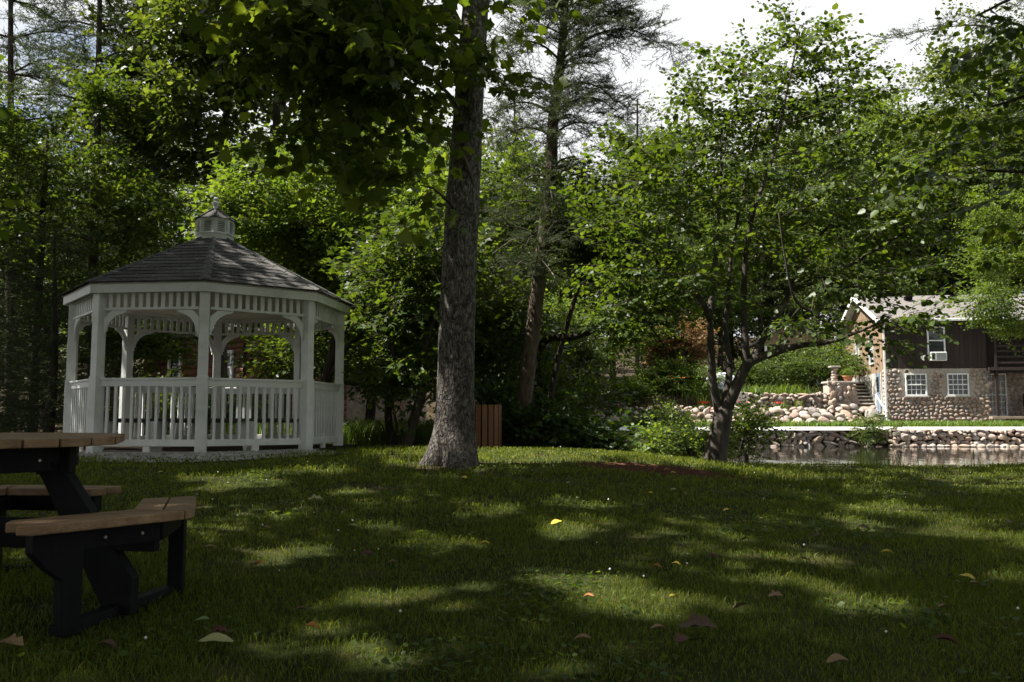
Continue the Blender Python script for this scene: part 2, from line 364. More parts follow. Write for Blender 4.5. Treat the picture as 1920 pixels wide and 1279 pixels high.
def build_gazebo():
    g = thing('gazebo', 'white octagonal gazebo with grey shingle roof and louvred cupola on gravel', 'gazebo', (GAZ[0], GAZ[1], GZ), GROT)
    R = 1.9; w = M['white']
    V = octagon(R, 0)
    MB().prism(octagon(1.98, 0), (0, 0, -.12), (0, 0, .02)).build('floor_slab', M['concrete'], g)
    pm = shared_box('post', (.125, .125, 2.16), w)
    for k in range(8):
        a = k * PI / 4
        p = link('post', pm, g, (V[k][0], V[k][1], 1.08), (0, 0, a), bevel=.008)
        MB().box((0, 0, -.58), (.142, .142, 1.0)).build('post_sleeve', w, p, bevel=.006)
    bal = shared_box('baluster', (.036, .036, .80), w); pick = shared_box('frieze_picket', (.05, .02, .205), w)
    # corner bracket outline (x away from post, z down from the frieze)
    arc = [(.30 - .262 * math.sin(t), -.30 + .262 * math.cos(t)) for t in np.linspace(0.08, PI / 2 - .08, 9)]
    prof = [(.31, 0), (.31, -.03), (.285, -.022)] + arc + [(.022, -.285), (.03, -.33), (0, -.33), (0, -.10), (.10, 0)]
    brm = MB().prism([(x, -.014, z) for x, z in prof], (0, 0, 0), (0, .028, 0)).mesh('bracket', w)
    for k in range(8):
        A, B = Vector(V[k]), Vector(V[(k + 1) % 8]); mid = (A + B) / 2; e = (B - A).normalized(); yaw = math.atan2(e.y, e.x)
        n = Vector((e.y, -e.x, 0)); clear = (B - A).length - .14
        if k != 5:                                                        # k == 5 is the entrance
            rl = MB().box((0, 0, .966), (clear, .10, .030)).box((0, 0, .911), (clear, .05, .084)).build('railing', w, g, bevel=.005, loc=mid, rot=(0, 0, yaw))
            MB().box((0, 0, .138), (clear, .05, .088)).build('bottom_rail', w, rl, bevel=.005)
            for i in range(11): link('baluster', bal, rl, ((i - 5) * clear / 11.6, 0, .53), bevel=.003)
            MB().box((0, 0, .048), (.09, .05, .092)).build('foot_block', w, rl)
            # bench inside, its white stand and its dark seat boards
            bn = MB().box((0, .24, .435), (1.24, .14, .035)).box((0, .39, .435), (1.06, .14, .035)).box((0, .48, .425), (.99, .025, .06)).build('bench_seat', M['seat_dark'], g, bevel=.004, loc=mid, rot=(0, 0, yaw))
            st = MB().prism([(-.05, .12, .08), (-.05, .20, .02), (-.05, .28, .02), (-.05, .44, .36), (-.05, .44, .415), (-.05, .12, .415)], (0, 0, 0), (.10, 0, 0)); st.build('bench_support', w, bn)
        fr = MB().box((0, 0, 1.888), (clear, .06, .035)).box((0, 0, 2.125), (clear, .06, .05)).build('frieze', w, g, bevel=.004, loc=mid, rot=(0, 0, yaw))
        for i in range(12): link('frieze_picket', pick, fr, ((i - 5.5) * clear / 12.6, 0, 2.003))
        for s in (1, -1):
            link('bracket', brm, g, tuple(mid - s * e * clear / 2 + Vector((0, 0, 1.869))), (0, 0, yaw), (s, 1, 1), bevel=.003)
    # fascia boards
    Rf = 2.053; Vf = octagon(Rf, 0); Vi = octagon(Rf - .027, 0)
    for k in range(8):
        q = (k + 1) % 8
        MB().prism([Vf[k], Vf[q], Vi[q], Vi[k]], (0, 0, 2.088), (0, 0, 2.217)).build('fascia', w, g, bevel=.003)
    so = MB()
    for k in range(8):
        q = (k + 1) % 8; Vs = octagon(1.80, 0); Vo = octagon(Rf - .03, 0)
        so.prism([Vo[k], Vo[q], Vs[q], Vs[k]], (0, 0, 2.155), (0, 0, 2.17))
    so.build('soffit', w, g)
    # vaulted ceiling: lapped boards
    cb = MB(); z0, z1, r0, r1 = 2.10, 2.98, 1.93, .26; nb = 15
    for k in range(8):
        u0, u1 = Vector(octagon(1, 0)[k]), Vector(octagon(1, 0)[(k + 1) % 8])
        for j in range(nb):
            ra, rb = r0 + (r1 - r0) * j / nb, r0 + (r1 - r0) * (j + 1) / nb; za, zb = z0 + (z1 - z0) * j / nb, z0 + (z1 - z0) * (j + 1) / nb
            P = [u0 * ra, u1 * ra, u1 * rb, u0 * rb]; P = [p + Vector((0, 0, za if i < 2 else zb - .012)) for i, p in enumerate(P)]
            P += [p + Vector((0, 0, .02)) for p in P]
            cb.add(P, [(3, 2, 1, 0), (4, 5, 6, 7), (0, 1, 5, 4), (2, 3, 7, 6)])
    tag(cb.build('ceiling', M['cream'], g), kind='stuff')
    # roof: deck, shingles tab by tab on the five facets in view, lapped courses on the rest, hip caps
    ze, zt, re, rt = 2.222, 3.15, 2.10, .24
    dk = MB()
    Oe, Ot = octagon(re - .02, ze - .012), octagon(rt, zt - .01)
    for k in range(8): dk.add([Oe[k], Oe[(k + 1) % 8], Ot[(k + 1) % 8], Ot[k]], [(0, 1, 2, 3)])
    dk.add(octagon(re - .02, ze - .02), (), (), [tuple(range(8))[::-1]])
    dk.build('roof_deck', M['cream'], g)
    rr = random.Random(3); rest = MB()
    nrow = 14
    for k in range(8):
        u0, u1 = Vector(octagon(1, 0)[k]), Vector(octagon(1, 0)[(k + 1) % 8])
        nrm = ((u1 - u0).cross(Vector((u0.x + u1.x, u0.y + u1.y, 0)) / 2 * (rt - re) + Vector((0, 0, zt - ze)))).normalized()
        def at(s, t):
            r = re + (rt - re) * t
            return (u0 * (1 - s) + u1 * s) * r + Vector((0, 0, ze + (zt - ze) * t))
        for j in range(nrow):
            t0, t1 = j / nrow, min(1, (j + 1.35) / nrow); wid = (u1 - u0).length * (re + (rt - re) * t0)
            nt_ = max(1, round(wid / .33)); off = (0.5 if j % 2 else 0.0) if nt_ > 1 else 0
            cuts = [0.0] + [min(max((i + off + rr.uniform(-.06, .06)) / nt_, 0), 1) for i in range(nt_ + 1)] + [1.0]
            cuts = sorted(set(c for c in cuts if c in (0.0, 1.0) or .06 < c < .94))
            for c0, c1 in zip(cuts[:-1], cuts[1:]):
                g_ = .0035 / max(wid, .2); lift = .012 + rr.uniform(0, .005)
                P = [at(c0 + g_, t0), at(c1 - g_, t0), at(c1 - g_, t1), at(c0 + g_, t1)]
                Pt = [p + nrm * (lift if i < 2 else .004) for i, p in enumerate(P)]
                mbx = MB() if k in (6, 7, 0, 1, 5) else rest
                mbx.add(P + Pt, [(4, 5, 6, 7), (0, 1, 5, 4), (1, 2, 6, 5), (3, 0, 4, 7)])
                if mbx is not rest: mbx.build('shingle', M['shingle'], g)
        a, b = u0 * re, u0 * rt
        cp = MB(); nseg = 9
        for j in range(nseg):
            ta, tb = j / nseg, min(1, (j + 1.15) / nseg)
            pa, pb = u0 * (re + (rt - re) * ta) + Vector((0, 0, ze + (zt - ze) * ta)), u0 * (re + (rt - re) * tb) + Vector((0, 0, ze + (zt - ze) * tb))
            sd = Vector((-u0.y, u0.x, 0)); dn = Vector((0, 0, -1))
            hw = .075 * (1 - .5 * ta)
            P = [pa + sd * hw + dn * .02 + Vector((0, 0, .03)), pa + Vector((0, 0, .034)), pa - sd * hw + dn * .022 + Vector((0, 0, .03)),
                 pb + sd * hw * .9 + dn * .022 + Vector((0, 0, .018)), pb + Vector((0, 0, .028)), pb - sd * hw * .9 + dn * .022 + Vector((0, 0, .018))]
            P += [P[0] - Vector((0, 0, .02)), P[1] - Vector((0, 0, .02)), P[2] - Vector((0, 0, .02))]
            cp.add(P, [(0, 3, 4, 1), (1, 4, 5, 2), (6, 0, 1, 7), (7, 1, 2, 8)])
        cp.build('hip_cap', M['shingle_ridge'], g)
    tag(rest.build('shingle_courses', M['shingle'], g), kind='stuff')
    # cupola
    cz = 3.06
    cu = MB(); cu.prism(octagon(.275, 0), (0, 0, cz), (0, 0, cz + .155)); cu.prism(octagon(.292, 0), (0, 0, cz + .155), (0, 0, cz + .178)); cu.prism(octagon(.275, 0), (0, 0, cz + .36), (0, 0, cz + .395))
    Pk = octagon(.262, 0)
    for k in range(8): cu.box((Pk[k][0], Pk[k][1], cz + .27), (.042, .042, .185), Matrix.Rotation(k * PI / 4, 3, 'Z'))
    c = cu.build('cupola', w, g, bevel=.003)
    MB().prism(octagon(.212, 0), (0, 0, cz + .178), (0, 0, cz + .36)).build('cupola_gap_shade', M['seat_dark'], c)  # dark core added to paint the shade between the louvre slats
    for k in range(8):
        A, B = Vector(Pk[k]), Vector(Pk[(k + 1) % 8]); mid = (A + B) / 2; e = (B - A).normalized(); yaw = math.atan2(e.y, e.x); Mr = Matrix.Rotation(yaw, 3, 'Z')
        lv = MB()
        for s in (-1, 1): lv.box(tuple(mid + e * s * .068 + Vector((0, 0, cz + .27))), (.03, .03, .185), Mr)
        for i in range(7):
            lv.box(tuple(mid + Vector((0, 0, cz + .19 + i * .026))), (.105, .03, .006), Mr @ Matrix.Rotation(.65, 3, 'X'))
        lv.build('louvre_panel', M['cream'] if False else w, c)
    rf = MB()
    Oe = octagon(.31, cz + .395); ap = (0, 0, cz + .60)
    for k in range(8): rf.add([Oe[k], Oe[(k + 1) % 8], ap], (), [(0, 1, 2)])
    rf.add(octagon(.31, cz + .395), (), (), [tuple(range(8))[::-1]])
    for k in range(8):
        rf.bar(Vector(Oe[k]) + Vector((0, 0, .008)), Vector(ap) + Vector((0, 0, .008)), .03, .012)
    rf.build('cupola_roof', M['shingle_ridge'], c)
    MB().lathe([(.052, 0), (.055, .02), (.03, .045), (.032, .06), (.05, .095), (.054, .115), (.045, .13), (.022, .14), (.02, .15), (.034, .165), (.036, .18), (.026, .197), (.005, .203)], (0, 0, cz + .555), 16).build('finial', w, c, smooth=True)
build_gazebo()

def gravel():
    n = 5200; r = np.random.default_rng(5); a = r.uniform(-2.3, 1.0, n); rad = 1.75 + r.beta(1.6, 1.2, n) * 1.15
    x = GAZ[0] + rad * np.sin(a); y = GAZ[1] - rad * np.cos(a); z = ground(x, y)
    O = np.array([(1, 0, 0), (-1, 0, 0), (0, 1, 0), (0, -1, 0), (0, 0, 1), (0, 0, -1)], float)
    s = r.uniform(.012, .03, (n, 1, 1)) * r.uniform(.6, 1.2, (n, 1, 3)); th = r.uniform(0, 6.28, n)
    Rm = np.zeros((n, 3, 3)); Rm[:, 0, 0] = Rm[:, 1, 1] = np.cos(th); Rm[:, 0, 1] = -np.sin(th); Rm[:, 1, 0] = np.sin(th); Rm[:, 2, 2] = 1
    V = np.einsum('nij,nkj->nki', Rm, O[None] * s * np.array((1, 1, .7))) + np.stack((x, y, z + .008), -1)[:, None, :]
    T = np.array([(0, 2, 4), (2, 1, 4), (1, 3, 4), (3, 0, 4), (2, 0, 5), (1, 2, 5), (3, 1, 5), (0, 3, 5)])
    T = (np.arange(n)[:, None, None] * 6 + T[None]).reshape(-1, 3)
    mt = mat('limestone_gravel', (0.3, 0.28, 0.25), (0.55, 0.53, 0.5), 9, 0.95)
    o = tag(link('gravel', mesh_np('gravel', V.reshape(-1, 3), [T], mt)), 'pale crushed stone laid round the foot of the gazebo', 'gravel', kind='stuff')
gravel()

# ------------------------------------------------------------------ picnic table (hexagonal, three bent benches)
def clip(poly, p, n):
    """part of a convex polygon with (q - p) . n <= 0"""
    outp = []
    for i in range(len(poly)):
        a, b = poly[i], poly[(i + 1) % len(poly)]
        da, db = (a[0] - p[0]) * n[0] + (a[1] - p[1]) * n[1], (b[0] - p[0]) * n[0] + (b[1] - p[1]) * n[1]
        if da <= 0: outp.append(a)
        if da * db < 0:
            f = da / (da - db); outp.append((a[0] + (b[0] - a[0]) * f, a[1] + (b[1] - a[1]) * f))
    return outp

def build_table():
    C = np.array((-2.5, 4.05)); z = gz(*C)
    t = thing('picnic_table', 'hexagonal picnic table with tan planks on a black frame and bent benches', 'picnic table', (C[0], C[1], z + .012))
    t.rotation_euler = (.009, 0, 0)
    blk = M['black']; top = 0.76
    hexa = [(-3, -3), (3, -3), (3, 3), (-3, 3)]
    for k in range(6):
        a = math.radians(-40 + 60 * k); hexa = clip(hexa, (.66 * math.cos(a), .66 * math.sin(a)), (math.cos(a), math.sin(a)))
    for k in range(6):
        a = math.radians(-10 + 60 * k); hexa = clip(hexa, (.69 * math.cos(a), .69 * math.sin(a)), (math.cos(a), math.sin(a)))
    da = math.radians(-40); d = np.array((math.cos(da), math.sin(da))); nn = np.array((-d[1], d[0])); wd = .147
    for i in range(-5, 5):
        lo, hi = nn * (i * wd + .004), nn * ((i + 1) * wd - .003)
        q = clip(clip(hexa, lo, -nn), hi, nn)
        if len(q) > 2: MB().prism([(x, y, 0) for x, y in q], (0, 0, top - .038), (0, 0, top)).build('plank', M['plank'], t, bevel=.005)
    fr = MB()
    for k in range(3):
        a = math.radians(-10 + 120 * k); c, s = math.cos(a), math.sin(a)
        fr.bar((0, 0, top - .10), (c * .56, s * .56, top - .10), .045, .115)
        fr.bar((-c * .5, -s * .5, top - .058), (c * .5, s * .5, top - .058), .09, .035)
    ring = [(.5 * math.cos(math.radians(-10 + 60 * k)), .5 * math.sin(math.radians(-10 + 60 * k))) for k in range(6)]
    for k in range(6):
        a, b = ring[k], ring[(k + 1) % 6]; fr.bar((*a, top - .095), (*b, top - .095), .04, .11)
    fr.build('top_frame', blk, t, bevel=.004)
    pts = {k: np.array(v) - C for k, v in dict(a=(-1.77, 3.30), b=(-1.39, 3.80), c=(-1.37, 3.86), d=(-1.58, 4.47), e=(-1.79, 4.33), f=(-1.64, 3.86), g=(-1.945, 3.47), h=(-1.89, 3.31)).items()}
    def rot(p, k):
        a = k * 2 * PI / 3; return (p[0] * math.cos(a) - p[1] * math.sin(a), p[0] * math.sin(a) + p[1] * math.cos(a))
    bolt = MB().lathe([(.0085, 0), (.0085, .004), (.006, .007)], (0, 0, 0), 8).mesh('bolt', M['bolt'])
    for k in range(3):
        r = lambda p: rot(p, k)
        P = pts; md = lambda u, v, f=.5: u * (1 - f) + v * f
        seat = MB()
        sec1o = [P['a'], P['b'], md(P['b'], P['f'], .49), md(P['a'], P['g'], .47), md(P['a'], P['h'], .5)]
        sec1i = [md(P['a'], P['g'], .52), md(P['b'], P['f'], .52), P['f'], P['g'], P['h'] * .5 + P['g'] * .5]
        sec2o = [P['b'] + (.004, .003), P['c'], P['d'], md(P['d'], P['e'], .485), md(P['c'], P['f'], .49)]
        sec2i = [md(P['c'], P['f'], .515), md(P['d'], P['e'], .515), P['e'], P['f'] + (.003, .006)]
        bench = None
        for q in (sec1o, sec1i, sec2o, sec2i):
            MB().prism([(*r(p), 0) for p in q], (0, 0, .414), (0, 0, .452)).build('seat_plank', M['plank'], t, bevel=.005)
        ca = math.radians(-10 + 120 * k); c, s = math.cos(ca), math.sin(ca)
        # slanting main leg from the top frame down through the bench
        u = Vector((c, s, 0)); sd = Vector((-s, c, 0))
        lg = MB()
        p0, p1 = Vector(u * .42) + Vector((0, 0, .70)), Vector(u * .82) + Vector((0, 0, .0))
        ax = (p1 - p0).normalized(); wv = u * .062
        prof = [p0 - wv, p0 + wv * .9, p1 + wv * 1.0 + Vector((0, 0, .16)), p1 + wv * 1.0, p1 - wv * .95]
        lg.prism([tuple(q - sd * .03) for q in prof], (0, 0, 0), sd * .06)
        L_ = lg.build('main_leg', blk, t, bevel=.004)
        MB().prism([tuple(q - sd * .052) for q in (p0 - wv * .9, p0 + wv * .75, p0 + wv * .75 + ax * .12, p0 - wv * .9 + ax * .12)], (0, 0, 0), sd * .104).build('cleat', blk, L_, bevel=.003)
        # beam from the hub to the bench, beam under each bench section, end legs, skid
        arm = MB().bar((0, 0, .335), tuple(u * .98 + Vector((0, 0, .335))), .045, .13)
        ctr = [r(md(md(P['a'], P['g']), md(P['b'], P['f'], .62), .27)), r(md(P['b'], P['f'])), r(md(md(P['c'], P['f'], .3), md(P['d'], P['e'], .3), .9))]
        for i in (0, 1): arm.bar((*ctr[i], .368), (*ctr[i + 1], .368), .045, .09)
        arm.build('bench_frame', blk, t, bevel=.004)
        for i, dirv in ((0, (ctr[1][0] - ctr[0][0], ctr[1][1] - ctr[0][1])), (2, (ctr[1][0] - ctr[2][0], ctr[1][1] - ctr[2][1]))):
            dv = Vector((*dirv, 0)).normalized(); nv = Vector((-dv.y, dv.x, 0)); p = Vector((*ctr[i], 0))
            pr = [p + dv * .01, p + dv * .085, p + dv * .085 + Vector((0, 0, .41)), p - dv * (.11 if i == 0 else .0) + Vector((0, 0, .41)), p - dv * (.11 if i == 0 else .0) + Vector((0, 0, .33)), p - dv * (.05 if i == 0 else .0) + Vector((0, 0, .26)), p + Vector((0, 0, .22))]
            wd_ = .15
            MB().prism([tuple(q - nv * .035) for q in pr], (0, 0, 0), nv * .07).build('end_leg', blk, t, bevel=.005)
        sk = MB()
        sk.bar((*ctr[0], .022), (*ctr[2], .022), .06, .045)
        sk.build('skid', M['black'], t, bevel=.004)
        for f, zz in ((.42, .366), (.8, .366)):
            q = md(np.array(ctr[0]), np.array(ctr[1]), f); dv = Vector((ctr[1][0] - ctr[0][0], ctr[1][1] - ctr[0][1], 0)).normalized(); nv = Vector((dv.y, -dv.x, 0))
            link('bolt', bolt, t, (q[0] + nv.x * .0225, q[1] + nv.y * .0225, zz), nv.to_track_quat('Z', 'Y').to_euler())
        for j in (0, 1):
            a_, b_ = ring[(2 * k + j) % 6], ring[(2 * k + j + 1) % 6]; nv = Vector((b_[1] - a_[1], a_[0] - b_[0], 0)).normalized()
            for f in (.2, .8):
                link('bolt', bolt, t, (a_[0] * (1 - f) + b_[0] * f + nv.x * .02, a_[1] * (1 - f) + b_[1] * f + nv.y * .02, top - .1), nv.to_track_quat('Z', 'Y').to_euler())
build_table()

# ------------------------------------------------------------------ litter bin behind the sycamore
def build_bin():
    x, y = -.46, 14.0; z = gz(x, y)
    t = thing('litter_bin', 'brown slatted litter bin standing just behind the big mottled trunk', 'litter bin', (x, y, z), .3)
    MB().lathe([(.265, .06), (.265, .70)], (0, 0, 0), 18).build('liner', M['bin_liner'], t)
    MB().lathe([(.30, .02), (.30, .06)], (0, 0, 0), 18).build('base_ring', M['bin_liner'], t)
    MB().lathe([(.275, .70), (.27, .715), (.16, .72), (.16, .70)], (0, 0, 0), 18).build('lid', M['bin_liner'], t)
    sm = MB().box((0, 0, .375), (.082, .026, .70)).mesh('slat', M['bin'])
    bm_ = MB().lathe([(.008, 0), (.005, .004)], (0, 0, 0), 6).mesh('screw', M['bolt'])
    for i in range(18):
        a = 2 * PI * i / 18
        s = link('slat', sm, t, (.282 * math.cos(a), .282 * math.sin(a), 0), (0, 0, a + PI / 2), bevel=.006)
        for zz in (.09, .66): link('screw', bm_, s, (0, -.014, zz), (PI / 2, 0, 0))
build_bin()

# ------------------------------------------------------------------ foliage
def leaf_shape(kind):
    """unit leaf along +x, face up; returns vertices, triangles"""
    if kind == 'heart':      # broad oval, folded on the midrib
        V = [(0, 0, 0), (.14, .36, .04), (.55, .38, .05), (1, 0, -.06), (.55, -.38, .05), (.14, -.36, .04)]
        T = [(0, 2, 1), (0, 3, 2), (0, 4, 3), (0, 5, 4)]
    elif kind == 'diamond':
        V = [(0, 0, 0), (.45, .36, .05), (1, 0, -.04), (.45, -.36, .05)]; T = [(0, 2, 1), (0, 3, 2)]
    elif kind == 'maple':
        V = [(0, 0, 0), (.38, .54, -.03), (.5, .2, .03), (1, 0, -.08), (.5, -.2, .03), (.38, -.54, -.03)]
        T = [(0, 2, 1), (0, 3, 2), (0, 4, 3), (0, 5, 4)]
    elif kind == 'sycamore':
        V = [(.3, 0, 0), (0, .0, .0), (-.05, .3, -.05), (.12, .52, -.1), (.3, .42, -.01), (.55, .6, -.12), (.62, .3, .0), (1.0, .0, -.14), (.62, -.3, .0), (.55, -.6, -.12), (.3, -.42, -.01), (.12, -.52, -.1), (-.05, -.3, -.05)]
        T = [(0, i + 1, i) if False else (0, i % 12 + 1, (i - 1) % 12 + 1) for i in range(1, 13)]
    V = np.array(V, float); T = np.array(T)
    return V, T

def frames(D, up, roll):
    """rotation matrices whose columns are direction, side and face normal"""
    D = D / (np.linalg.norm(D, axis=1)[:, None] + 1e-9)
    S = np.cross(up, D); S /= np.linalg.norm(S, axis=1)[:, None] + 1e-6
    U = np.cross(D, S); c, s = np.cos(roll)[:, None], np.sin(roll)[:, None]
    return np.stack((D, S * c + U * s, U * c - S * s), -1)

def make_spray(seed, leaf='heart', size=.09, length=.75, step=.06, side=4, droop=.18, jitter=.5):
    """a twig with side twigs and alternate leaves; returns leaf V, T and twig V, Q"""
    r = np.random.default_rng(seed); twigs = []
    def path(p, d, l, n=5):
        P = [p]; d = d / np.linalg.norm(d)
        for i in range(n - 1):
            d = d + r.normal(0, .13, 3) * (1, 1, .5) + np.array((0, 0, -droop * .3)); d /= np.linalg.norm(d); P.append(P[-1] + d * l / (n - 1))
        return np.array(P)
    main = path(np.zeros(3), np.array((1, 0, .12)), length, 4); twigs.append((main, .005))
    for i in range(side):
        f = .15 + .7 * (i + r.uniform(0, .6)) / side; k = f * 3; j = int(k); p = main[j] + (main[min(j + 1, 3)] - main[j]) * (k - j)
        a = (1 if i % 2 else -1) * r.uniform(.55, 1.1); twigs.append((path(p, np.array((math.cos(a), math.sin(a), r.normal(0, .18))), length * r.uniform(.4, .62) * (1.1 - .5 * f), 2), .003))
    P0, D0 = [], []; TV, TQ = [], []; nv = 0
    for pts, rad in twigs:
        l = np.linalg.norm(np.diff(pts, axis=0), axis=1).sum(); m = max(2, int(l / step)); sgn = 1
        for q in range(m):
            f = (q + .7) / m * (len(pts) - 1); j = min(int(f), len(pts) - 2); p = pts[j] + (pts[j + 1] - pts[j]) * (f - j); d = pts[j + 1] - pts[j]; d /= np.linalg.norm(d)
            sd = np.cross((0, 0, 1), d); sgn = -sgn; e = d * r.uniform(.3, .8) + sd * sgn * r.uniform(.6, 1.0) + np.array((0, 0, -r.uniform(0, droop * 3)))
            if q == m - 1: e = d
            P0.append(p + e / np.linalg.norm(e) * size * .25); D0.append(e)
        v, qd, tt = tube_np(pts, np.linspace(rad, rad * .5, len(pts)), 3); TV.append(v); TQ.append(qd + nv); nv += len(v)
    P0, D0 = np.array(P0), np.array(D0); n = len(P0)
    Rm = frames(D0, np.array((0, 0, 1.0)) + r.normal(0, jitter * .5, (n, 3)), r.normal(0, jitter, n))
    LV, LT = leaf_shape(leaf); s = size * r.uniform(.5, 1.32, n)
    V = np.einsum('nij,kj->nki', Rm, LV) * s[:, None, None] + P0[:, None, :]
    T = (np.arange(n)[:, None, None] * len(LV) + LT[None]).reshape(-1, 3)
    return V.reshape(-1, 3), T, np.vstack(TV), np.vstack(TQ)

def make_needles(seed, length=.6, nl=.085, width=.006, side=5, density=1.0, flat=False):
    """a conifer twig carrying tufts of needles"""
    r = np.random.default_rng(seed); tw = [(np.array([(0, 0, 0), (length * .5, 0, .01), (length, 0, .05)]), .006)]
    for i in range(side):
        f = .2 + .75 * i / side; a = (1 if i % 2 else -1) * r.uniform(.5, .95); l = length * r.uniform(.3, .5) * (1.15 - .5 * f)
        p = np.array((length * f, 0, .02)); tw.append((np.array([p, p + np.array((math.cos(a), math.sin(a), .08)) * l]), .003))
    V, T, TV, TQ, nv, n = [], [], [], [], 0, 0
    for pts, rad in tw:
        l = np.linalg.norm(np.diff(pts, axis=0), axis=1).sum(); m = int(l / .011 * density)
        for q in range(m):
            f = q / m * (len(pts) - 1); j = int(f); p = pts[j] + (pts[j + 1] - pts[j]) * (f - j); d = (pts[j + 1] - pts[j]); d /= np.linalg.norm(d)
            e = d * r.uniform(.35, .9) + r.normal(0, 1, 3) * ((1, 1, .35) if flat else (1, 1, 1)) * .6; e /= np.linalg.norm(e)
            w = np.cross(e, r.normal(0, 1, 3)); w /= np.linalg.norm(w); w *= width / 2
            V += [p - w, p + w, p + e * nl * r.uniform(.7, 1.2)]; T.append((n, n + 1, n + 2)); n += 3
        v, qd, tt = tube_np(pts, np.linspace(rad, rad * .5, len(pts)), 3); TV.append(v); TQ.append(qd + nv); nv += len(v)
    return np.array(V), np.array(T), np.vstack(TV), np.vstack(TQ)

SPRAY = {}
def sprays(key):
    if key in SPRAY: return SPRAY[key]
    d = dict(
        redbud=lambda s: make_spray(s, 'heart', .088, .80, .066, 5, .2),
        maple=lambda s: make_spray(s, 'maple', .115, .85, .08, 5, .16),
        canopy=lambda s: make_spray(s, 'diamond', .25, 1.25, .17, 3, .2, .7),
        far=lambda s: make_spray(s, 'diamond', .17, 1.25, .13, 4, .2, .7),
        oak=lambda s: make_spray(s, 'heart', .13, .8, .085, 5, .12, .8),
        sycamore=lambda s: make_spray(s, 'sycamore', .165, .9, .15, 3, .35, .45),
        linden=lambda s: make_spray(s, 'heart', .115, .85, .085, 5, .3, .35),
        shrub=lambda s: make_spray(s, 'heart', .095, .55, .06, 4, .1, .6),
        fine=lambda s: make_spray(s, 'diamond', .055, .45, .032, 5, .1, .7),
        pine=lambda s: make_needles(s, .55, .085, .0105, 6, .55),
        pinefar=lambda s: make_needles(s, .8, .15, .024, 6, .2),
        spruce=lambda s: make_needles(s, .7, .055, .017, 8, .36, True),
        dead=lambda s: make_needles(s, .8, .16, .006, 5, .07),
    )[key]
    SPRAY[key] = [d(100 + i) for i in range(5)]
    return SPRAY[key]

def place_sprays(key, P, D, roll, S, r):
    """sprays at points P along D; returns leaf V, T, twig V, Q"""
    lib = sprays(key); pick = r.integers(0, len(lib), len(P)); up = np.tile(np.array((0, 0, 1.0)), (len(P), 1)) + r.normal(0, .12, (len(P), 3))
    Rm = frames(D, up, roll); LV, LT, TV, TQ = [], [], [], []; nl = nt_ = 0
    for i, (lv, lt, tv, tq) in enumerate(lib):
        k = np.where(pick == i)[0]
        if not len(k): continue
        A = np.einsum('nij,kj->nki', Rm[k], lv) * S[k][:, None, None] + P[k][:, None, :]
        LV.append(A.reshape(-1, 3)); LT.append((np.arange(len(k))[:, None, None] * len(lv) + lt[None]).reshape(-1, 3) + nl); nl += len(k) * len(lv)
        B = np.einsum('nij,kj->nki', Rm[k], tv) * S[k][:, None, None] + P[k][:, None, :]
        TV.append(B.reshape(-1, 3)); TQ.append((np.arange(len(k))[:, None, None] * len(tv) + tq[None]).reshape(-1, 4) + nt_); nt_ += len(k) * len(tv)
    return np.vstack(LV), np.vstack(LT), np.vstack(TV), np.vstack(TQ)

def blob_points(blobs, r, gap=0.0, shell=.55):
    out_ = []
    for (cx, cy, cz, rx, ry, rz, n) in blobs:
        m = int(n * (1 + 2 * gap)) + 4
        d = r.normal(0, 1, (m, 3)); d /= np.linalg.norm(d, axis=1)[:, None]
        q = d * (r.uniform(0, 1, m) ** shell)[:, None] * (1 + .18 * np.sin(d[:, :1] * 5 + cx) * np.cos(d[:, 2:] * 6 + cz)) * np.array((rx, ry, rz)) + np.array((cx, cy, cz))
        if gap:
            v = np.sin(q[:, 0] * 2.1 + cx) * np.sin(q[:, 1] * 1.9) + np.sin(q[:, 2] * 2.6 + q[:, 0]) * .7
            q = q[np.argsort(-v)]
        out_.append(q[:n])
    return np.vstack(out_)

def grow(paths, pts, r, rtip=.006, bend=.25, upw=.9):
    """join every foliage cluster to the nearest wood; returns tubes and an outward direction for each cluster"""
    nodes_p = [p for P, R in paths for p in P]; nodes_r = [x for P, R in paths for x in R]
    base = np.array(nodes_p); d0 = np.min(np.linalg.norm(pts[:, None, :] - base[None], axis=2), axis=1); order = np.argsort(d0)
    NP = np.zeros((len(nodes_p) + len(pts) * 4, 3)); NP[:len(nodes_p)] = base; NR = np.zeros(len(NP)); NR[:len(nodes_p)] = nodes_r; n = len(nodes_p)
    tubes = []; D = np.zeros_like(pts)
    for i in order:
        p = pts[i]; v = p - NP[:n]; L_ = np.linalg.norm(v, axis=1); k = int(np.argmin(L_ + upw * np.maximum(0, -v[:, 2] + .15 * L_)))
        q = NP[k]; l = max(L_[k], 1e-3); mid = (p + q) / 2 + np.array((0, 0, l * bend * .35)) + r.normal(0, l * .07, 3)
        t = np.linspace(0, 1, 4)[:, None]; P = (1 - t) ** 2 * q + 2 * t * (1 - t) * mid + t ** 2 * p
        ra = min(NR[k] * .62, rtip + .012 * l + .004); tubes.append((P, np.linspace(ra, max(rtip * .6, ra * .35), 4)))
        NP[n:n + 3] = P[1:]; NR[n:n + 3] = tubes[-1][1][1:]; n += 3
        D[i] = P[-1] - P[-2]
    return tubes, D

def tubes_mesh(name, tubes, m, sides=5, smooth=True):
    V, Q, T, n = [], [], [], 0
    for P, R in tubes:
        s = sides if np.max(R) < .03 else max(sides, 9) if np.max(R) < .12 else 18
        v, q, t = tube_np(np.asarray(P), np.asarray(R), s); V.append(v); Q.append(q + n); T.append(t + n); n += len(v)
    return mesh_np(name, np.vstack(V), [np.vstack(Q), np.vstack(T)], m, smooth)

